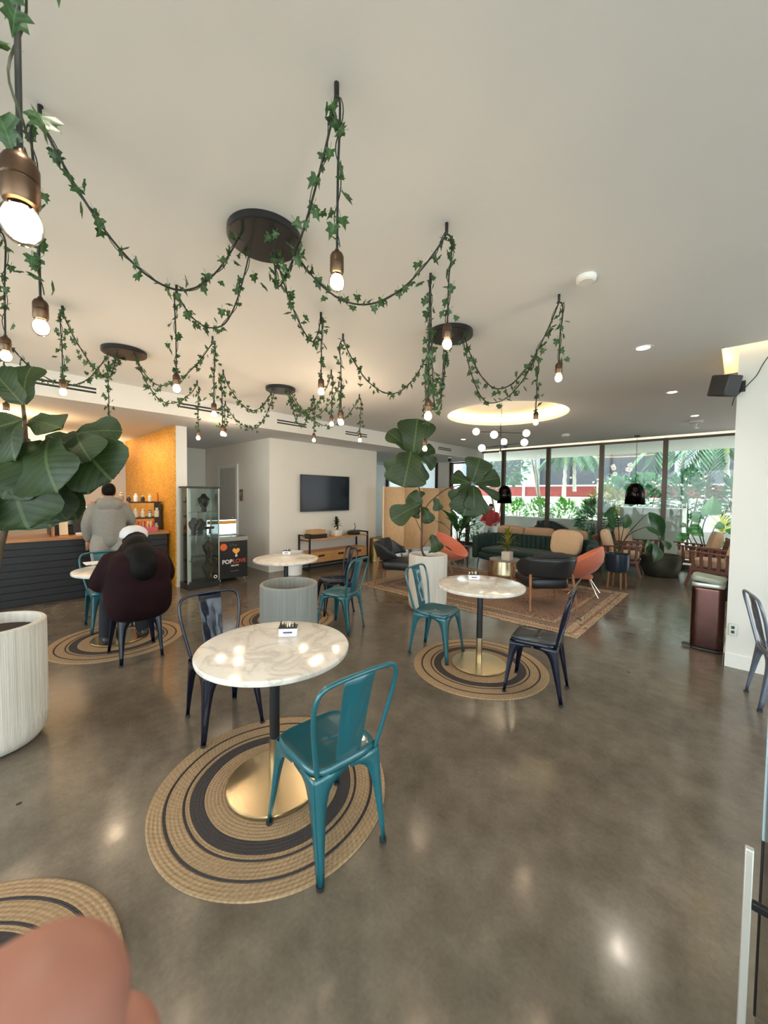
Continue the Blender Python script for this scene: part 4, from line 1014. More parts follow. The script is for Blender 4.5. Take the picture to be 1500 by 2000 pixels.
MB().box(.19, .20, -.83, .83, .10, .14).build('lower_rail', 'black_metal', cn)
ty = .645
for lab, y, w, z0, z1, mt in (('black box on the console under the tan box', 4.93, .20, 0, .085, 'black_satin'), ('tan box stacked on the black box on the console', 4.93, .16, .0855, .17, 'oak')):
    t = thing('keepsake_box', lab, 'box', (-6.60, y, ty+z0), 0, 'boxes on the console'); h = z1-z0
    MB().box(-.13, .13, -w, w, 0, h*.7).build('body', mt, t, bevel=.004); MB().box(-.133, .133, -w-.003, w+.003, h*.7, h).build('lid', mt, t, bevel=.004)
def p2(t):
    t['ph'] = .2; MB().sq((0, 0, .07), (.10, .10, .07), .2, .25, 24, 10).build('pot', 'ceramic_white', t); MB().tube(smooth_path([(0, 0, .13), (.02, .02, .2), (-.02, -.01, .28), (.01, .0, .36)], 4), [.018]*12+[.012], 8).build('trunk', 'bark', t)
random.seed(8); t = rosette('bonsai_plant', 'small bonsai in a white pot on the console', (-6.60, 5.50, ty), 34, .17, .5, 'fig_leaf', p2, spread=1.6, up=-.2)
t = thing('table_bowl', 'low black bowl with an upright stick on the console', 'bowl', (-6.60, 6.02, ty))
MB().lathe([(.001, 0), (.15, 0), (.16, .03), (.13, .08), (.05, .10), (.001, .10)], 32).build('bowl', 'black_satin', t); MB().tube([(0, .02, .09), (.01, .05, .18), (0, .02, .26)], [.012, .008, .010], 8).build('stick', 'dark_brown', t)
t = thing('waste_bin', 'small white bin behind the far table', 'bin', (-6.35, 4.22, 0)); MB().lathe([(.001, 0), (.15, 0), (.17, .44), (.175, .45), (.16, .45), (.14, .02)], 32).build('body', 'paper_white', t)
# ------------------------------------------------------------------ service counter
XK, ZK = -7.10, .93
ct = thing('service_counter', 'long black boarded counter with a wooden top at the left', 'counter', (XK, -1.0, 0))
MB().box(-.72, -.02, -3.0, 3.18, .0, .885).build('carcass', 'counter_panel', ct, smooth=0)
for i in range(9):
    z = .015+i*.097; MB().box(-.02, -.001*(i % 2), -3.0, 3.18, z, z+.093).build('board', 'counter_panel', ct, bevel=.003)
MB().box(-.76, .04, -3.02, 3.2, .885, .93).build('worktop', 'counter_wood', ct, bevel=.004)
# strip lights added behind the counter to make the low ceiling glow
def strip(lab, a, b, col=(1, .66, .34), watt=30, rot=(pi, 0, 0)):
    c = (V(a)+V(b))/2; L = (V(b)-V(a)).length; t = thing('added_strip_light', lab, 'strip light', c, atan2((V(b)-V(a)).y, (V(b)-V(a)).x), 'added warm strip lights behind the counter')
    MB().box(-L/2, L/2, -.03, .03, -.03, 0).build('housing', 'black_metal', t); MB().box(-L/2+.01, L/2-.01, -.018, .018, 0, .006).build('diffuser', 'kitchen_led', t)
    l = light('added_strip_lamp', 'AREA', (0, 0, .02), watt, col, rot, shape='RECTANGLE', size=L, size_y=.05); l.parent = t
strip('added warm strip light along the wall behind the counter', (-9.6, -3.5, 2.28), (-9.6, 2.0, 2.28), watt=26)
strip('added warm linear uplight hung over the counter behind the fig leaves', (-7.4, -2.8, 2.22), (-7.4, .75, 2.22), watt=26)
for x, y in ((-7.35, 1.35), (-8.3, 1.35)):  # downlights added here to brighten the gold wall
    t = thing('downlight', 'added warm downlight over the counter washing the gold wall, %s one' % ('nearer' if x > -8 else 'farther'), 'downlight', (x, y, ZB), 0, 'added warm downlights over the counter')
    MB().lathe([(.05, -.001), (.065, -.006), (.075, 0)], 24).build('trim_ring', 'trim_white', t); MB().lathe([(.0001, -.0015), (.05, -.0015)], 24).build('lens', 'globe_warm', t)
    l = light('downlight_lamp', 'SPOT', (0, 0, -.02), 42, (1, .72, .40), (radians(30), 0, 0), spot_size=radians(130), spot_blend=.8, shadow_soft_size=.05); l.parent = t
# things on the counter
def box_thing(name, lab, cat, p, r, mat, lid=None, rz=0, grp=None, bev=.004):
    t = thing(name, lab, cat, p, rz, grp); MB().box(-r[0], r[0], -r[1], r[1], 0, r[2]).build('body', mat, t, bevel=bev)
    if lid: MB().box(-r[0]*1.03, r[0]*1.03, -r[1]*1.03, r[1]*1.03, r[2], r[2]+.012).build('lid', lid, t, bevel=.002)
    return t
# wooden pastry risers
def riser(lab, y0, y1, h):
    t = thing('wooden_riser', lab, 'riser', (-7.38, (y0+y1)/2, ZK), 0, 'wooden risers on the counter'); w = (y1-y0)/2
    MB().box(-.16, .16, -w, w, h-.02, h).build('shelf', 'counter_wood', t, bevel=.003)
    for s_ in (-1, 1): MB().box(-.16, .16, s_*w-.012, s_*w+.012, 0, h-.02).build('side', 'counter_wood', t, bevel=.002)
    return t
riser('low wooden riser with wrapped pastry at the left of the counter', -.60, .12, .13)
riser('taller wooden riser with a snack tray in the middle of the counter', .16, .72, .22)
t = box_thing('snack_tray', 'shallow tray of orange snacks on the tall wooden riser', 'tray', (-7.36, .45, ZK+.22), (.12, .16, .03), 'cream_card')
for k in range(5): MB().sq((random.uniform(-.06, .06), -.1+k*.05, .05), (.035, .03, .03), 1, nu=12, nv=8).build('snack', 'sticker_orange', t)
t = box_thing('pastry_pack', 'flat pale pastry pack on the low wooden riser', 'pack', (-7.36, -.25, ZK+.13), (.11, .28, .03), 'cream_card')
t = box_thing('card_reader', 'black payment terminal with a white stand beside the man in grey', 'terminal', (-7.32, 1.06, ZK), (.07, .08, .03), 'paper_white')
MB().box(-.012, .012, -.10, .10, .03, .26, M.Rotation(radians(-20), 4, 'Y')).build('screen', 'black_plastic', t, bevel=.004)
t = thing('menu_holder', 'leaning clear and wood menu stand on the counter', 'stand', (-7.28, .84, ZK)); MB().box(-.01, .01, -.05, .05, 0, .26, M.Rotation(radians(-12), 4, 'Y')).build('card', 'rattan_pale', t); MB().box(-.04, .04, -.055, .055, 0, .015).build('foot', 'counter_wood', t)
# espresso machine behind the man
t = thing('coffee_machine', 'silver and black coffee machine on the counter behind the man in grey', 'coffee machine', (-7.62, 1.0, ZK))
MB().box(-.2, .2, -.3, .3, .0, .12).build('base', 'black_plastic', t, bevel=.01); MB().box(-.2, .02, -.28, .28, .12, .30).build('back_body', 'chrome', t, bevel=.015); MB().box(-.2, .2, -.3, .3, .30, .42).build('head', 'chrome', t, bevel=.02)
for y in (-.14, .14): MB().lathe([(.03, .24), (.035, .30), (.001, .30)], 16, (.1, y, 0)).build('group_head', 'black_metal', t)
MB().lathe([(.04, .42), (.05, .50), (.03, .51), (.001, .51)], 16, (-.05, .1, 0)).build('hopper_cup', 'paper_white', t)
# tiered shelf with cups near the gold wall
sh = thing('tier_shelf', 'tiered wooden shelf of jars and cups beside the gold wall', 'shelf', (-7.55, 1.93, ZK))
for z in (.20, .47): MB().box(-.16, .16, -.42, .25, z, z+.025).build('board', 'dark_brown', sh, bevel=.003)
for y in (-.40, .23): MB().box(-.15, .15, y-.01, y+.01, 0, .495).build('upright', 'dark_brown', sh)
random.seed(31)
cols = ['paper_white', 'cream_card', 'amber', 'cream_card', 'paper_white', 'dark_brown', 'silver_shelf', 'pink_plastic', 'tan_fabric']
k = 0
pos_w = ['leftmost', 'second', 'third', 'fourth', 'fifth', 'sixth', 'seventh']
for zi, z in enumerate((.0, .225, .495)):
    for j in range(6):
        y = -.33+j*.105; h = random.uniform(.08, .15); r = random.uniform(.028, .042); mt = random.choice(cols)
        t = thing('shelf_jar', '%s jar on the %s board of the tiered shelf' % (pos_w[j], ('lowest', 'middle', 'top')[zi]), 'jar', (-7.47+random.uniform(-.03, .03), 1.93+y, ZK+z), 0, 'jars on the tiered shelf')
        MB().lathe([(.001, 0), (r, 0), (r*1.05, h*.7), (r*.6, h*.85), (r*.6, h), (.001, h)], 14).build('body', mt, t); MB().lathe([(r*.65, h), (r*.65, h+.012), (.001, h+.012)], 14).build('cap', random.choice(cols), t)
t = thing('napkin_cone', 'white paper cone stack in front of the tiered shelf', 'napkins', (-7.18, 1.62, ZK)); MB().lathe([(.001, 0), (.035, 0), (.07, .17), (.06, .17), (.001, .03)], 12).build('cone', 'paper_white', t)
t = box_thing('candy_display', 'pink candy display box at the counter end', 'display box', (-7.20, 1.90, ZK), (.09, .14, .07), 'pink_plastic')
for j in range(6): MB().tube([(-.04, -.11+j*.044, .05), (-.03, -.11+j*.044, .17)], [.012, .016], 6).build('candy', random.choice(['pink_plastic', 'red_paint', 'cream_card']), t)
# ------------------------------------------------------------------ glass display case
gc = thing('display_case', 'tall glass display case with jewellery busts beside the freezer', 'display case', (-6.62, 2.53, 0))
X, Y = .165, .25
MB().box(-X-.01, X+.01, -Y-.01, Y+.01, 0, .10).build('plinth', 'black_satin', gc, bevel=.004); MB().box(-X-.015, X+.015, -Y-.015, Y+.015, 1.66, 1.69).build('top', 'black_satin', gc, bevel=.003)
for x in (-X, X): MB().box(x-.003, x+.003, -Y, Y, .10, 1.66).build('pane', 'case_glass', gc, smooth=0)
for y in (-Y, Y): MB().box(-X, X, y-.003, y+.003, .10, 1.66).build('pane', 'case_glass', gc, smooth=0)
for x in (-X, X):
    for y in (-Y, Y): MB().box(x-.008, x+.008, y-.008, y+.008, .1, 1.66).build('corner_post', 'silver_shelf', gc)
MB().box(-.025, .025, -.20, -.15, .10, 1.66).build('light_column', 'trim_white', gc, bevel=.004)
SH = (.46, .88, 1.26)
for z in SH: MB().box(-X+.004, X-.004, -Y+.004, Y-.004, z, z+.008).build('shelf', 'case_glass', gc, smooth=0)
text('O', .075, (X+.004, .19, .16), 'text_white', gc, name='emblem', bold=.002)
def bust(lab, y, z, mt, h=.24):
    t = thing('jewellery_bust', lab, 'bust', (-6.60, 2.53+y, z), 0, 'busts in the display case')
    rows = [(.04, 0), (.05, .02), (.035, .05), (.08, h*.45), (.10, h*.72), (.05, h*.86), (.032, h), (.001, h)]
    MB().lathe([(.001, 0)]+rows, 20, mx=M.Scale(.55, 4, (1, 0, 0))).build('torso', mt, t, smooth=60); MB().tube([(.05, .055*cos(a), h*.62+.06*sin(a)) for a in [pi+pi*i/8 for i in range(9)]], .004, 5).build('necklace', 'brass', t)
bust('black necklace bust on the top glass shelf', .06, 1.27, 'black_satin', .30); bust('maroon necklace bust on the middle glass shelf', -.10, .89, 'coat_maroon', .28); bust('dark necklace bust beside the maroon one', .0, .89, 'black_satin', .26); bust('brown necklace bust on the lower glass shelf', .13, .47, 'dark_brown', .30); bust('red brown tall vase form on the case floor', .12, .105, 'dark_brown', .32)
t = thing('bracelet_stand', 'black bracelet bar on the middle glass shelf', 'stand', (-6.58, 2.68, .89)); MB().tube([(0, -.09, .10), (0, .07, .10)], .022, 10).build('bar', 'black_satin', t); MB().tube([(0, 0, .09), (0, 0, 0)], [.01, .02], 8).build('foot', 'black_satin', t)
# ------------------------------------------------------------------ ice cream freezer
fz = thing('ice_cream_freezer', 'black chest freezer with POPLOVE lettering beside the display case', 'freezer', (-6.86, 3.10, 0), radians(-2))
MB().box(-.28, .28, -.27, .27, .06, .72).build('cabinet', 'black_satin', fz, bevel=.012); MB().box(-.29, .29, -.28, .28, .72, .80).build('lid_frame', 'grey_lid', fz, bevel=.015)
for y0, y1 in ((-.25, -.01), (.01, .25)): MB().box(-.25, .25, y0, y1, .80, .808).build('sliding_lid', 'case_glass', fz, bevel=.002)
for x in (-.22, .22):
    for y in (-.22, .22): MB().lathe([(.001, -.012), (.03, -.012), (.03, .012), (.001, .012)], 14, mx=M.Translation((x, y, .03)) @ M.Rotation(pi/2, 4, 'X')).build('caster', 'silver_shelf', fz)
FX = .2815
text('POP', .10, (FX, -.105, .36), 'text_white', fz, bold=.003); text('LOVE', .10, (FX, .115, .36), 'text_coral', fz, bold=.001)
text('GELATO', .038, (FX, .03, .285), 'text_white', fz, bold=.001); text('@poplovegelato', .022, (FX, .03, .19), 'grey_lid', fz)
MB().lathe([(.001, 0), (.062, 0), (.062, .002), (.001, .002)], 28, mx=M.Translation((.2805, -.17, .63)) @ M.Rotation(pi/2, 4, 'Y')).build('round_sticker', 'sticker_orange', fz)
# popsicle mark: heart with a bite and a stick
def mark():
    hp = []
    for i in range(40):
        a = 2*pi*i/40; x = 16*sin(a)**3; z = 13*cos(a)-5*cos(2*a)-2*cos(3*a)-cos(4*a); hp.append((x*.0042, z*.0042))
    m = MB(); n = len(hp); m.add([(FX, .055+x, .545+z) for x, z in hp]+[(FX+.002, .055+x, .545+z) for x, z in hp], [tuple(range(n, 2*n))]+[(i, (i+1) % n, n+(i+1) % n, n+i) for i in range(n)])
    mk = m.build('popsicle_mark', 'popsicle', fz, smooth=0)
    MB().box(FX, FX+.0025, .038, .052, .44, .485).box(FX, FX+.0025, .06, .074, .44, .485).build('mark_sticks', 'text_white', fz)
    for a in (60, 90, 120): MB().bar((FX, .0+.09*cos(radians(a))*.9, .60+.05*sin(radians(a))), (FX, .0+.12*cos(radians(a))*.9, .60+.075*sin(radians(a))), .006, .002).build('mark_ray', 'text_white', fz)
mark()
# glowing curved header board on the freezer
mb_ = thing('lit_sign', 'glowing pale blue header sign with orange strip standing on the freezer', 'sign', (-6.98, 3.06, .808), radians(-4))
rows = []
for z in (0, .28):
    rows.append([(.04*cos(k/8*pi-pi/2)*1.2, lerp(-.26, .26, k/8), z) for k in range(9)])
MB().grid(rows).build('glow_panel', 'menu_glow', mb_, solid=.03); rows = [[(x+.017, y, z) for x, y, _ in rows[0]] for z in (.205, .265)]
MB().grid(rows).build('header_strip', 'popsicle', mb_, solid=.002); MB().box(-.06, .08, -.27, .27, 0, .02).build('foot', 'silver_shelf', mb_)
# ------------------------------------------------------------------ people
def limb(mb, pts, rs, n=14):
    q = smooth_path(pts, 4); k = len(pts)-1
    rr = []
    for i in range(len(q)):
        u = i/(len(q)-1)*k; j = min(int(u), k-1); rr.append(lerp(rs[j], rs[j+1], u-j))
    mb.tube(q, rr, n)
    for p, r in ((pts[0], rs[0]), (pts[-1], rs[-1])): mb.sq(p, (r, r, r), 1, nu=14, nv=10)
    return mb
def hand_mb(mb, w, d, side):
    """palm and five fingers below the wrist w, pointing along d"""
    w, d = V(w), V(d).normalized(); s_ = d.cross(V((0, 1, 0))); s_.normalize()
    mb.sq(w+d*.045, (.032, .020, .045), .8, nu=14, nv=10)
    for k in range(4):
        b = w+d*.085+s_*(-.026+k*.017); L = (.055, .066, .062, .048)[k]; limb(mb, [b, b+d*L*.5+V((0, .008, 0)), b+d*L+V((0, .022, 0))], [.009, .008, .007], 8)
    b = w+d*.03+s_*.03*side; limb(mb, [b, b+d*.025+s_*.018*side+V((0, .012, 0)), b+d*.05+s_*.02*side+V((0, .02, 0))], [.011, .0095, .008], 8)
# man at the counter, local +Y is where he looks
mn = thing('person', 'person standing at the counter in a grey hooded sweatshirt and grey trousers, seen from behind', 'person', (-6.60, 1.27, 0), radians(82))
b = MB()
limb(b, [(0, 0, .95), (0, 0, 1.12), (0, -.01, 1.32), (0, 0, 1.44)], [.14, .135, .155, .09]); limb(b, [(0, -.005, 1.42), (0, .03, 1.50), (0, .07, 1.56)], [.065, .056, .06])
b.sq((0, .085, 1.585), (.078, .098, .118), 1); b.sq((0, .185, 1.56), (.014, .022, .022), 1, nu=10, nv=8)
for s_ in (-1, 1):
    b.sq((.08*s_, .08, 1.57), (.012, .02, .03), 1, nu=10, nv=8); b.sq((.032*s_, .17, 1.60), (.014, .012, .010), 1, nu=10, nv=8)
    limb(b, [(.10*s_, 0, .93), (.11*s_, .02, .52), (.11*s_, -.01, .10)], [.10, .065, .042]); limb(b, [(.11*s_, -.02, .05), (.115*s_, .12, .035)], [.04, .032])
limb(b, [(-.19, 0, 1.40), (-.265, -.02, 1.13), (-.25, .05, .90)], [.06, .045, .03]); hand_mb(b, (-.25, .055, .895), (0, .15, -1), 1)
limb(b, [(.19, 0, 1.40), (.28, .08, 1.16), (.20, .30, 1.10)], [.06, .045, .03]); hand_mb(b, (.20, .30, 1.10), (-.2, 1, -.05), -1)
b.build('body', 'skin', mn, remesh=.012, smooth=80)
h = MB()
limb(h, [(0, 0, .93), (0, -.01, 1.10), (0, -.015, 1.30), (0, -.01, 1.42)], [.16, .165, .17, .11]); h.sq((0, -.01, 1.15), (.20, .145, .28), .55, .8, 28, 16); h.sq((0, -.01, 1.36), (.20, .12, .09), .8, .9, 24, 12)
limb(h, [(-.18, -.01, 1.37), (-.265, -.03, 1.13), (-.25, .04, .93)], [.075, .064, .048]); limb(h, [(.18, -.01, 1.37), (.27, .07, 1.15), (.205, .26, 1.10)], [.075, .064, .048])
h.build('hooded_sweatshirt', 'hoodie_grey', mn, remesh=.014, smooth=80)
hd = MB(); hd.sq((0, -.10, 1.40), (.155, .085, .09), .8, .9, 24, 14, M.Translation((0, -.10, 1.40)) @ M.Rotation(radians(22), 4, 'X') @ M.Translation((0, .10, -1.40)))
hd.tube([(.13*cos(a), .01+.12*sin(a), 1.455-.03*sin(a)) for a in [2*pi*i/20 for i in range(20)]], .032, 10, closed=True)
hd.build('hood', 'hoodie_grey', mn, remesh=.012, smooth=80)
tr = MB()
for s_ in (-1, 1): limb(tr, [(.085*s_, 0, .96), (.115*s_, .0, .80), (.115*s_, .02, .50), (.115*s_, -.01, .08)], [.12, .125, .095, .08])
tr.sq((0, 0, .94), (.20, .14, .10), .7); tr.build('trousers', 'trouser_grey', mn, remesh=.014, smooth=80)
for s_ in (-1, 1): MB().sq((.115*s_, .045, .045), (.052, .14, .05), .6, .7, 20, 12).build('shoe', 'shoe_tan', mn, smooth=80)
MB().sq((0, .05, 1.615), (.087, .108, .108), 1).build('hair', 'hair_black', mn, remesh=.012, smooth=80)
# seated person, local +Y towards the table
wm = thing('person', 'seated person in a dark maroon coat, long black hair and white cap, seen from behind', 'person', (-4.25, 1.02, 0), radians(88))
b = MB(); limb(b, [(0, -.02, .56), (0, -.04, .75), (0, -.02, .95), (0, 0, 1.02)], [.15, .14, .13, .07]); limb(b, [(0, 0, 1.0), (0, .03, 1.06)], [.055, .055]); b.sq((0, .05, 1.12), (.075, .092, .11), 1)
b.sq((0, .145, 1.10), (.013, .02, .02), 1, nu=10, nv=8)
for s_ in (-1, 1):
    limb(b, [(.10*s_, 0, .54), (.13*s_, .41, .52), (.155*s_, .49, .10)], [.09, .06, .038]); limb(b, [(.18*s_, -.02, .93), (.27*s_, .12, .72), (.12*s_, .36, .80)], [.055, .045, .03]); hand_mb(b, (.12*s_, .36, .80), (-.4*s_, 1, 0), s_)
b.build('body', 'skin', wm, remesh=.012, smooth=80)
c = MB(); c.sq((0, -.12, .62), (.275, .245, .23), .6, .8, 28, 16); c.sq((0, -.10, .83), (.265, .25, .22), .7, .8, 26, 14); limb(c, [(0, -.02, 1.0), (0, -.01, 1.05)], [.15, .11])
for s_ in (-1, 1): limb(c, [(.19*s_, -.03, .94), (.27*s_, .06, .74), (.15*s_, .28, .79)], [.10, .095, .065])
c.build('coat', 'coat_maroon', wm, remesh=.016, smooth=80)
tr = MB()
for s_ in (-1, 1): limb(tr, [(.11*s_, 0, .54), (.14*s_, .42, .53), (.16*s_, .50, .12)], [.11, .085, .07])
tr.build('trousers', 'denim_dark', wm, remesh=.016, smooth=80)
for s_ in (-1, 1): MB().sq((.17*s_, .54, .06), (.05, .13, .05), .6, .7, 18, 10).build('shoe', 'black_satin', wm, smooth=80)
hr = MB(); hr.sq((0, .01, 1.12), (.105, .125, .12), 1); hr.sq((.0, -.10, 1.04), (.125, .15, .15), .9); hr.sq((.0, -.19, .97), (.135, .16, .16), .9); hr.sq((.0, -.25, .90), (.13, .135, .15), .9); hr.build('hair', 'hair_black', wm, remesh=.012, smooth=80)
cp = MB(); cp.lathe([(.108, -.01), (.116, .01), (.110, .05), (.085, .085), (.045, .105), (.001, .11)], 28, (0, .045, 1.155)); cp.build('cap', 'cap_white', wm, solid=.008, smooth=60)
MB().sq((0, .18, 1.155), (.085, .075, .008), .6, .9, 20, 8).build('cap_brim', 'cap_white', wm)
# ------------------------------------------------------------------ outside the windows
struct('ground_outside', MB().box(-22, 14, YW+.1, 40, -.14, -.02), 'paving_out', 'pale paving outside the windows', smooth=0)
struct('ground_entrance', MB().box(-22, 14, -20, -4.2, -.14, -.02), 'paving_out', smooth=0)
struct('trim_3', MB().box(-12, 6, YW+.12, 14.3, 2.98, 3.3), 'trim_white', 'white soffit of the overhang outside', smooth=0)
tag(MB().box(-7.6, -2.45, 13.05, 13.30, -.02, .86).build('planter_wall', 'concrete_out', bevel=.01), 'low pale concrete planter wall outside the left windows', 'wall')
tag(MB().box(-2.46, -1.05, 12.5, 13.6, -.02, 1.30).build('concrete_block', 'concrete_out', bevel=.02), 'pale concrete block outside between the dark pendants mullions', 'block')
tag(MB().box(-1.0, 4, 14.2, 14.5, -.02, .62).build('planter_wall', 'concrete_out', bevel=.01), 'low white planter wall outside behind the elephant ear plant', 'wall')
# opposite terrace with red parapet and dark facade
tr_ = thing('terrace_parapet', 'red brick parapet with white rails across the courtyard', 'parapet', (-6, 19, 0))
MB().box(-9, 14, 0, .2, 1.55, 2.05).build('brick_band', 'brick_red', tr_, smooth=0); MB().box(-9, 14, -.06, -.01, 2.06, 2.13).build('top_rail', 'white_rail', tr_); MB().box(-9, 14, -.06, -.01, 1.50, 1.57).build('bottom_rail', 'white_rail', tr_)
MB().box(-9, 14, 0, .3, -.02, 1.5).build('lower_wall', 'concrete_out', tr_, smooth=0)
for x in (-6, -2, 1.4, 5, 9): MB().box(x-.06, x+.06, -.08, 0, 1.45, 2.15).build('post', 'white_rail', tr_)
bd = thing('courtyard_building', 'dark glazed building with pale pillars across the courtyard', 'building', (-6, 23, 0))
MB().box(-12, 18, 0, .4, -.02, 9).build('facade', 'facade_dark', bd, smooth=0)
for x in (-8.2, -3.2, 4.2, 9.0): MB().box(x-.45, x+.45, -.6, 0, 0, 9).build('pillar', 'facade_light', bd, smooth=0)
for x in range(-11, 18, 2): MB().box(x-.04, x+.04, -.06, 0, 1.5, 5).build('mullion', 'black_metal', bd)
MB().box(-12, 18, -.5, 0, 4.6, 5.2).build('upper_band', 'concrete_out', bd, smooth=0)
for z in range(7): MB().box(9.6, 13, -.1, 0, 2.2+z*.3, 2.36+z*.3).build('louvre', 'facade_light', bd)
MB().box(3.0, 9.0, -.35, -.2, 4.3, 4.38).build('lit_strip', 'globe_warm', bd)
def shrub(name, lab, c, r, n, ls, mat, grp=None, trunk=True, out=BIRD, wid=.8, up=.3):
    c = V(c); t = thing(name, lab, 'shrub', (c.x, c.y, 0), 0, grp); mb = MB(); mb.uv = []
    for i in range(n):
        u = V((random.gauss(0, 1), random.gauss(0, 1), random.gauss(0, 1))); u.normalize()
        k = random.uniform(.45, 1)**.5; p = V((u.x*r[0]*k, u.y*r[1]*k, c.z+u.z*r[2]*k)); d = (u+V((0, 0, up))+V((random.gauss(0, .3), random.gauss(0, .3), random.gauss(0, .3)))).normalized()
        leaf4(mb, p, p+d*ls*random.uniform(.7, 1.2), (-u.x+random.gauss(0, .4), -u.y, 1), wid)
    mb.build('foliage', mat, t, smooth=80)
    if trunk:
        for k in range(3): MB().tube([(random.uniform(-.05, .05), random.uniform(-.05, .05), 0), (random.uniform(-.5, .5)*r[0], random.uniform(-.5, .5)*r[1], c.z)], [.03, .012], 6).build('stem', 'bark', t)
    return t
def leaf4(mb, b, tp, n, wid):
    b, tp, n = V(b), V(tp), V(n); d = tp-b; L = d.length; d.normalize(); x = d.cross(n)
    if x.length < 1e-3: x = d.orthogonal()
    x.normalize(); nn = x.cross(d); w = L*.3*wid
    mb.add([b, b+d*L*.4+x*w+nn*w*.25, b+d*L*.45, b+d*L*.4-x*w+nn*w*.25, tp], [(0, 1, 2), (0, 2, 3), (1, 4, 2), (2, 4, 3)]); mb.uv += [(.5, 0), (.8, .4), (.5, .45), (.2, .4), (.5, 1)]
random.seed(77)
G = 'shrubs in the courtyard beds'
HL = ['bright green hedge bush left of the leaning pale trunks', 'bright green hedge bush behind the leaning pale trunks', 'bright green hedge bush right of the leaning pale trunks', 'bright green hedge bush next to the dark shrub']
for i, x in enumerate((-6.3, -5.4, -4.5, -3.6)): shrub('hedge_bush', HL[i], (x, 14.2, .95), (.44, .42, .55), 420, .16, 'hedge_leaf', G)
shrub('leafy_shrub', 'tall dark shrub outside between the two middle mullions', (-2.95, 12.2, .85), (.5, .4, .62), 420, .22, 'shrub_leaf', G, up=.1)
shrub('croton_bush', 'yellow tipped bush outside above the dark shrub', (-3.1, 13.9, 1.45), (.55, .5, .4), 260, .2, 'croton_leaf', G)
for i, (x, y, z, rx, rz, lab) in enumerate(((-2.35, 15.6, 1.6, .75, .75, 'dark green bush behind the concrete block at its left'), (-1.2, 15.8, 1.65, .8, .8, 'dark green bush behind the right dome pendant'), (.1, 15.8, 1.55, .9, .8, 'dark green bush beyond the rightmost window'), (1.4, 16, 1.5, .9, .7, 'dark green bush at the far right behind the yellow plant'), (-3.4, 16.4, 1.6, .7, .7, 'green bush beneath the distant palms'))):
    shrub('leafy_shrub', lab, (x, y, z), (rx*.75, .6, rz), 520, .26, 'shrub_leaf', G)
shrub('leafy_shrub', 'low bush outside at the foot of the left window', (-7.05, 12.0, .55), (.40, .4, .5), 300, .2, 'shrub_leaf', G)
shrub('tree_crown', 'green tree crown high outside the far left window', (-8.4, 17, 3.2), (1.6, 1.2, 1.3), 700, .3, 'frond_leaf', G)
# palms: trunk and hanging fronds
def palm(lab, base, top, r, fr, L):
    t = thing('palm_tree', lab, 'palm', base, 0, 'palms in the courtyard'); top = V(top)-V(base)
    MB().tube([V((0, 0, 0)).lerp(top, k/8)+V((.02*sin(k*3), 0, 0)) for k in range(9)], [lerp(r*1.2, r*.8, k/8) for k in range(9)], 10).build('trunk', 'palm_trunk', t, smooth=60)
    MB().tube([top, top+(top.normalized()*.5)], [r*.9, r*.6], 10).build('crown_shaft', 'palm_boot', t)
    for i in range(fr):
        a = i*2.4; mb = MB(); mb.uv = []; o = top+top.normalized()*.45
        spine = [o+V((cos(a)*L*s_, sin(a)*L*s_, L*(.55*s_-1.05*s_*s_))) for s_ in [k/10 for k in range(11)]]
        for k in range(1, 11):
            for sd in (-1, 1):
                p = spine[k]; dr = (spine[k]-spine[k-1]).normalized(); sx = dr.cross(V((0, 0, 1))).normalized()*sd
                for w in (0, .5): leaf4(mb, p.lerp(spine[k-1], w), p.lerp(spine[k-1], w)+(sx*.8+dr*.5+V((0, 0, -.55)))*L*.38, (0, 0, 1), .22)
        mb.build('frond', 'frond_leaf', t, smooth=80)
palm('slim palm with pale leaning trunk outside the second window', (-5.15, 14.0, .1), ony(1043, 870, 14.6), .055, 4, 1.1)
palm('second slim leaning palm beside the first one', (-5.1, 14.2, .1), ony(1032, 860, 14.6), .05, 3, 1.1)
palm('straight palm beyond the third window near its left mullion', ony(1101, 970, 18), ony(1105, 905, 18), .08, 6, 1.1)
palm('straight palm beyond the third window near its middle', ony(1122, 960, 18.4), ony(1122, 900, 18.4), .07, 6, 1.1)
palm('palm with drooping fronds beyond the rightmost window', ony(1420, 1000, 17), ony(1420, 885, 17), .08, 9, 1.6)
palm('palm with drooping fronds left of the rightmost window', ony(1330, 985, 18), ony(1335, 880, 18), .07, 8, 1.5)
# elephant ear plant and yellow plant outside the right window
b = V((-.45, 11.75, 0)); d = 9.0
def E(x, y): return ony(x, y, 11.75)
stemplant('elephant_ear', 'elephant ear plant with huge light green leaves outside the rightmost window', b,
          [([b, E(1365, 1040), E(1368, 1010)], E(1345, 1012), 1.4, -CF), ([b, E(1372, 1040), E(1382, 1005)], E(1392, 968), 1.15, -CF), ([b, E(1360, 1060), E(1345, 1030)], E(1375, 1048), 1.0, -CF), ([b, E(1385, 1060), E(1398, 1025)], E(1416, 1032), 1.2, -CF), ([b, E(1340, 1065), E(1330, 1040)], E(1326, 1062), 1.2, -CF), ([b, E(1390, 1070), E(1402, 1058)], E(1416, 1066), 1.3, -CF), ([b, E(1405, 1050), E(1420, 1040)], E(1434, 1030), 1.2, -CF), ([b, E(1350, 1060), E(1338, 1022)], E(1328, 1030), 1.1, -CF)], 'ear_leaf', EAR, r=.012)
p = ony(1412, 1012, 14.6); random.seed(4)
def p3(t): t['ph'] = .0
rosette('yellow_bromeliad', 'yellow spiky plant outside at the right edge of the windows', (p.x, p.y, .55), 30, .75, .12, 'yellow_leaf', p3, spread=.1, up=.1, parts=False)
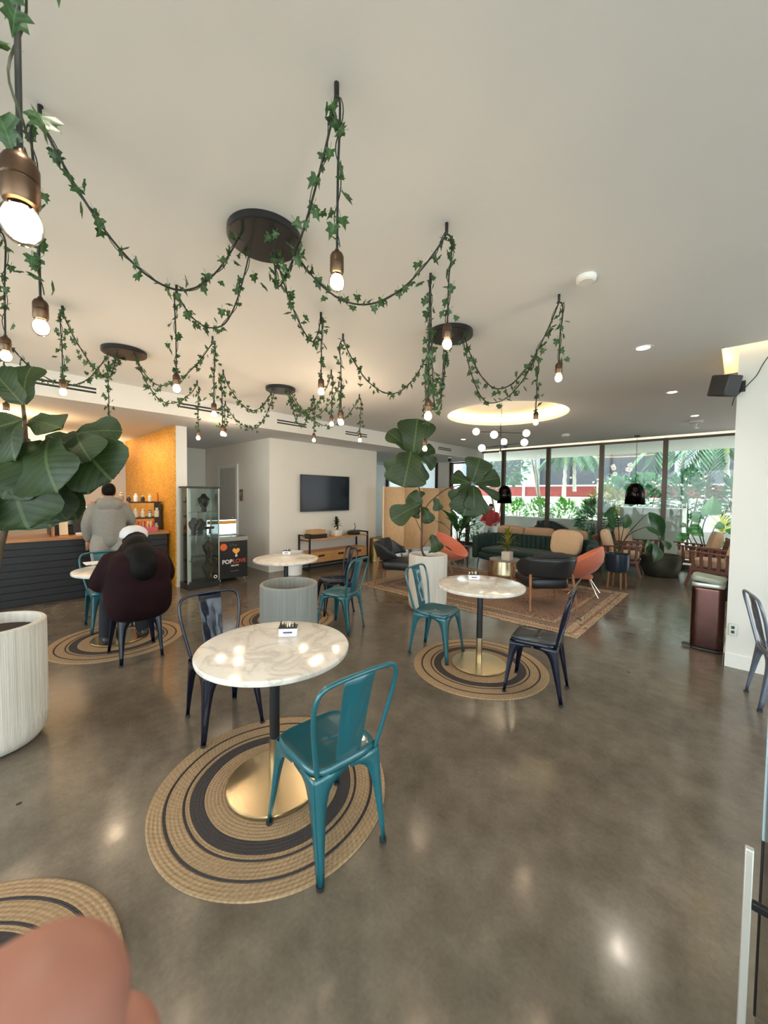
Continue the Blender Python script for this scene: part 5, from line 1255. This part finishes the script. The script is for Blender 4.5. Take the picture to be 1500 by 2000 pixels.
# people and a covered shape outside
ps = thing('person', 'person in a red top seated outside behind the left mullion', 'person', (-6.05, 11.75, 0), radians(200))
b_ = MB(); limb(b_, [(0, 0, .5), (0, 0, .85), (0, .03, 1.0)], [.15, .15, .10]); limb(b_, [(0, .03, 1.02), (0, .06, 1.12)], [.05, .05]); b_.sq((0, .09, 1.19), (.075, .09, .11), 1)
for s_ in (-1, 1):
    limb(b_, [(.1*s_, 0, .48), (.12*s_, .42, .47), (.12*s_, .44, .08)], [.09, .065, .045]); limb(b_, [(.19*s_, 0, .98), (.26*s_, .1, .74), (.14*s_, .32, .66)], [.055, .045, .03]); hand_mb(b_, (.14*s_, .32, .66), (-.3*s_, 1, -.2), s_)
b_.build('body', 'skin', ps, remesh=.014, smooth=80)
b_ = MB(); limb(b_, [(0, 0, .62), (0, 0, .85), (0, .02, 1.0)], [.19, .19, .13])
for s_ in (-1, 1): limb(b_, [(.17*s_, 0, .96), (.27*s_, .09, .76)], [.09, .075])
b_.build('red_top', 'red_shirt', ps, remesh=.016, smooth=80)
b_ = MB(); b_.sq((0, .02, .5), (.2, .18, .12), .8)
for s_ in (-1, 1): limb(b_, [(.1*s_, 0, .48), (.12*s_, .42, .48), (.12*s_, .44, .10)], [.11, .085, .065])
b_.build('trousers', 'paper_white', ps, remesh=.016, smooth=80); MB().sq((0, .07, 1.235), (.083, .092, .085), 1).build('hair', 'hair_black', ps)
bn = thing('garden_seat', 'pale block seat outside under the person in red', 'seat', (-6.05, 11.75, 0)); MB().box(-.28, .28, -.25, .25, 0, .38).build('block', 'concrete_out', bn, bevel=.02)
cv = thing('covered_bike', 'black covered scooter shape parked outside behind the tan settee', 'scooter', (-4.05, 11.75, 0), radians(8))
c_ = MB(); limb(c_, [(-.5, 0, .45), (-.30, 0, .70), (.05, 0, .70), (.40, 0, .52), (.6, 0, .35)], [.16, .17, .15, .13, .10]); c_.sq((0, 0, .38), (.5, .18, .30), .7); c_.sq((-.36, 0, .80), (.08, .24, .06), .7); c_.build('cover', 'tarp_black', cv, remesh=.03, smooth=80)
for x in (-.48, .48): MB().lathe([(.001, -.05), (.22, -.05), (.24, -.03), (.24, .03), (.22, .05), (.001, .05)], 24, mx=M.Translation((x, 0, .24)) @ M.Rotation(pi/2, 4, 'X')).build('wheel', 'black_plastic', cv)
# ------------------------------------------------------------------ right foreground
bn = thing('step_bin', 'rose steel pedal bin with a sage lid beside the column', 'bin', (-.20, 5.26, 0))
MB().sq((0, 0, .34), (.135, .13, .33), .08, .35, 40, 12).build('body', 'copper_steel', bn, smooth=40)
MB().sq((0, 0, .015), (.138, .133, .018), .3, .35, 40, 6).build('base_ring', 'black_plastic', bn)
MB().sq((0, 0, .69), (.138, .134, .025), .3, .35, 40, 6).build('collar', 'silver_shelf', bn)
MB().sq((0, 0, .745), (.14, .136, .035), .4, .35, 40, 8, M.Translation((0, 0, .745)) @ M.Rotation(radians(7), 4, 'Y') @ M.Translation((0, 0, -.745))).build('lid', 'sage_plastic', bn)
MB().box(.10, .15, .05, .12, .52, .74).build('hinge_box', 'black_plastic', bn, bevel=.006)
MB().box(-.20, -.12, -.10, -.03, .015, .035).build('pedal', 'black_plastic', bn, bevel=.006)
# open glass door at the right edge
co = thing('glass_door', 'glass door leaf with painted pale blue edge glow and steel pull bar at the right border', 'door', (.088, 1.60, 0))
MB().box(.0, .012, -.95, -.016, .02, 2.3).build('pane', 'case_glass', co, smooth=0)
MB().box(-.003, .015, -.016, 0, .575, 2.3).build('edge_strip', 'edge_glow_blue', co, bevel=.002)  # light caught in the glass edge, painted as pale blue
MB().box(-.003, .015, -.016, 0, .02, .575).build('lower_edge', 'black_satin', co, bevel=.003)
tp = atd(1464, 1656, .88)-V((.088, 1.60, 0))
MB().box(tp.x-.0075, tp.x+.0075, tp.y-.0075, tp.y+.0075, .12, tp.z).build('pull_bar', 'brushed_steel', co, bevel=.002)
for z in (tp.z-.13, .22): MB().box(tp.x+.0075, .0, tp.y-.007, tp.y+.007, z-.009, z+.009).build('standoff', 'black_metal', co, bevel=.002)
# fingertips of the photographer in the lower left corner
hn = thing('hand', 'blurred pink fingertips of the photographer in the lower left corner', 'hand', atd(60, 2060, .085))
inv = M.Translation(-V(hn.location)); f = MB()
q = lambda x, y, d: inv @ atd(x, y, d)
limb(f, [q(66, 2022, .070), q(-5, 2065, .073), q(-150, 2160, .082), q(-330, 2330, .10)], [.0155, .0162, .0155, .0160], 24)
limb(f, [q(205, 2090, .085), q(110, 2180, .09), q(-60, 2330, .11), q(-260, 2500, .125)], [.0115, .0125, .014, .015], 20)
limb(f, [q(110, 2240, .112), q(0, 2350, .115), q(-160, 2480, .125)], [.011, .012, .014], 16)
limb(f, [q(20, 2420, .12), q(-80, 2520, .125), q(-220, 2620, .13)], [.0095, .0105, .012], 16)
limb(f, [q(-330, 2050, .13), q(-420, 2200, .135), q(-480, 2400, .14)], [.011, .013, .016], 16)
f.sq(q(-420, 2520, .14), (.030, .026, .034), .9); limb(f, [q(-450, 2560, .14), q(-620, 2900, .17), q(-900, 3500, .25)], [.026, .027, .034], 20)
pm('finger_skin', S(150, 100, 84), .55, var=.1, scale=90)
MATS['finger_skin'].node_tree.nodes['Principled BSDF'].inputs['Subsurface Weight'].default_value = .15
MATS['finger_skin'].node_tree.nodes['Principled BSDF'].inputs['Subsurface Radius'].default_value = (.004, .0015, .001)
f.build('fingers', 'finger_skin', hn, remesh=.0016, smooth=80)
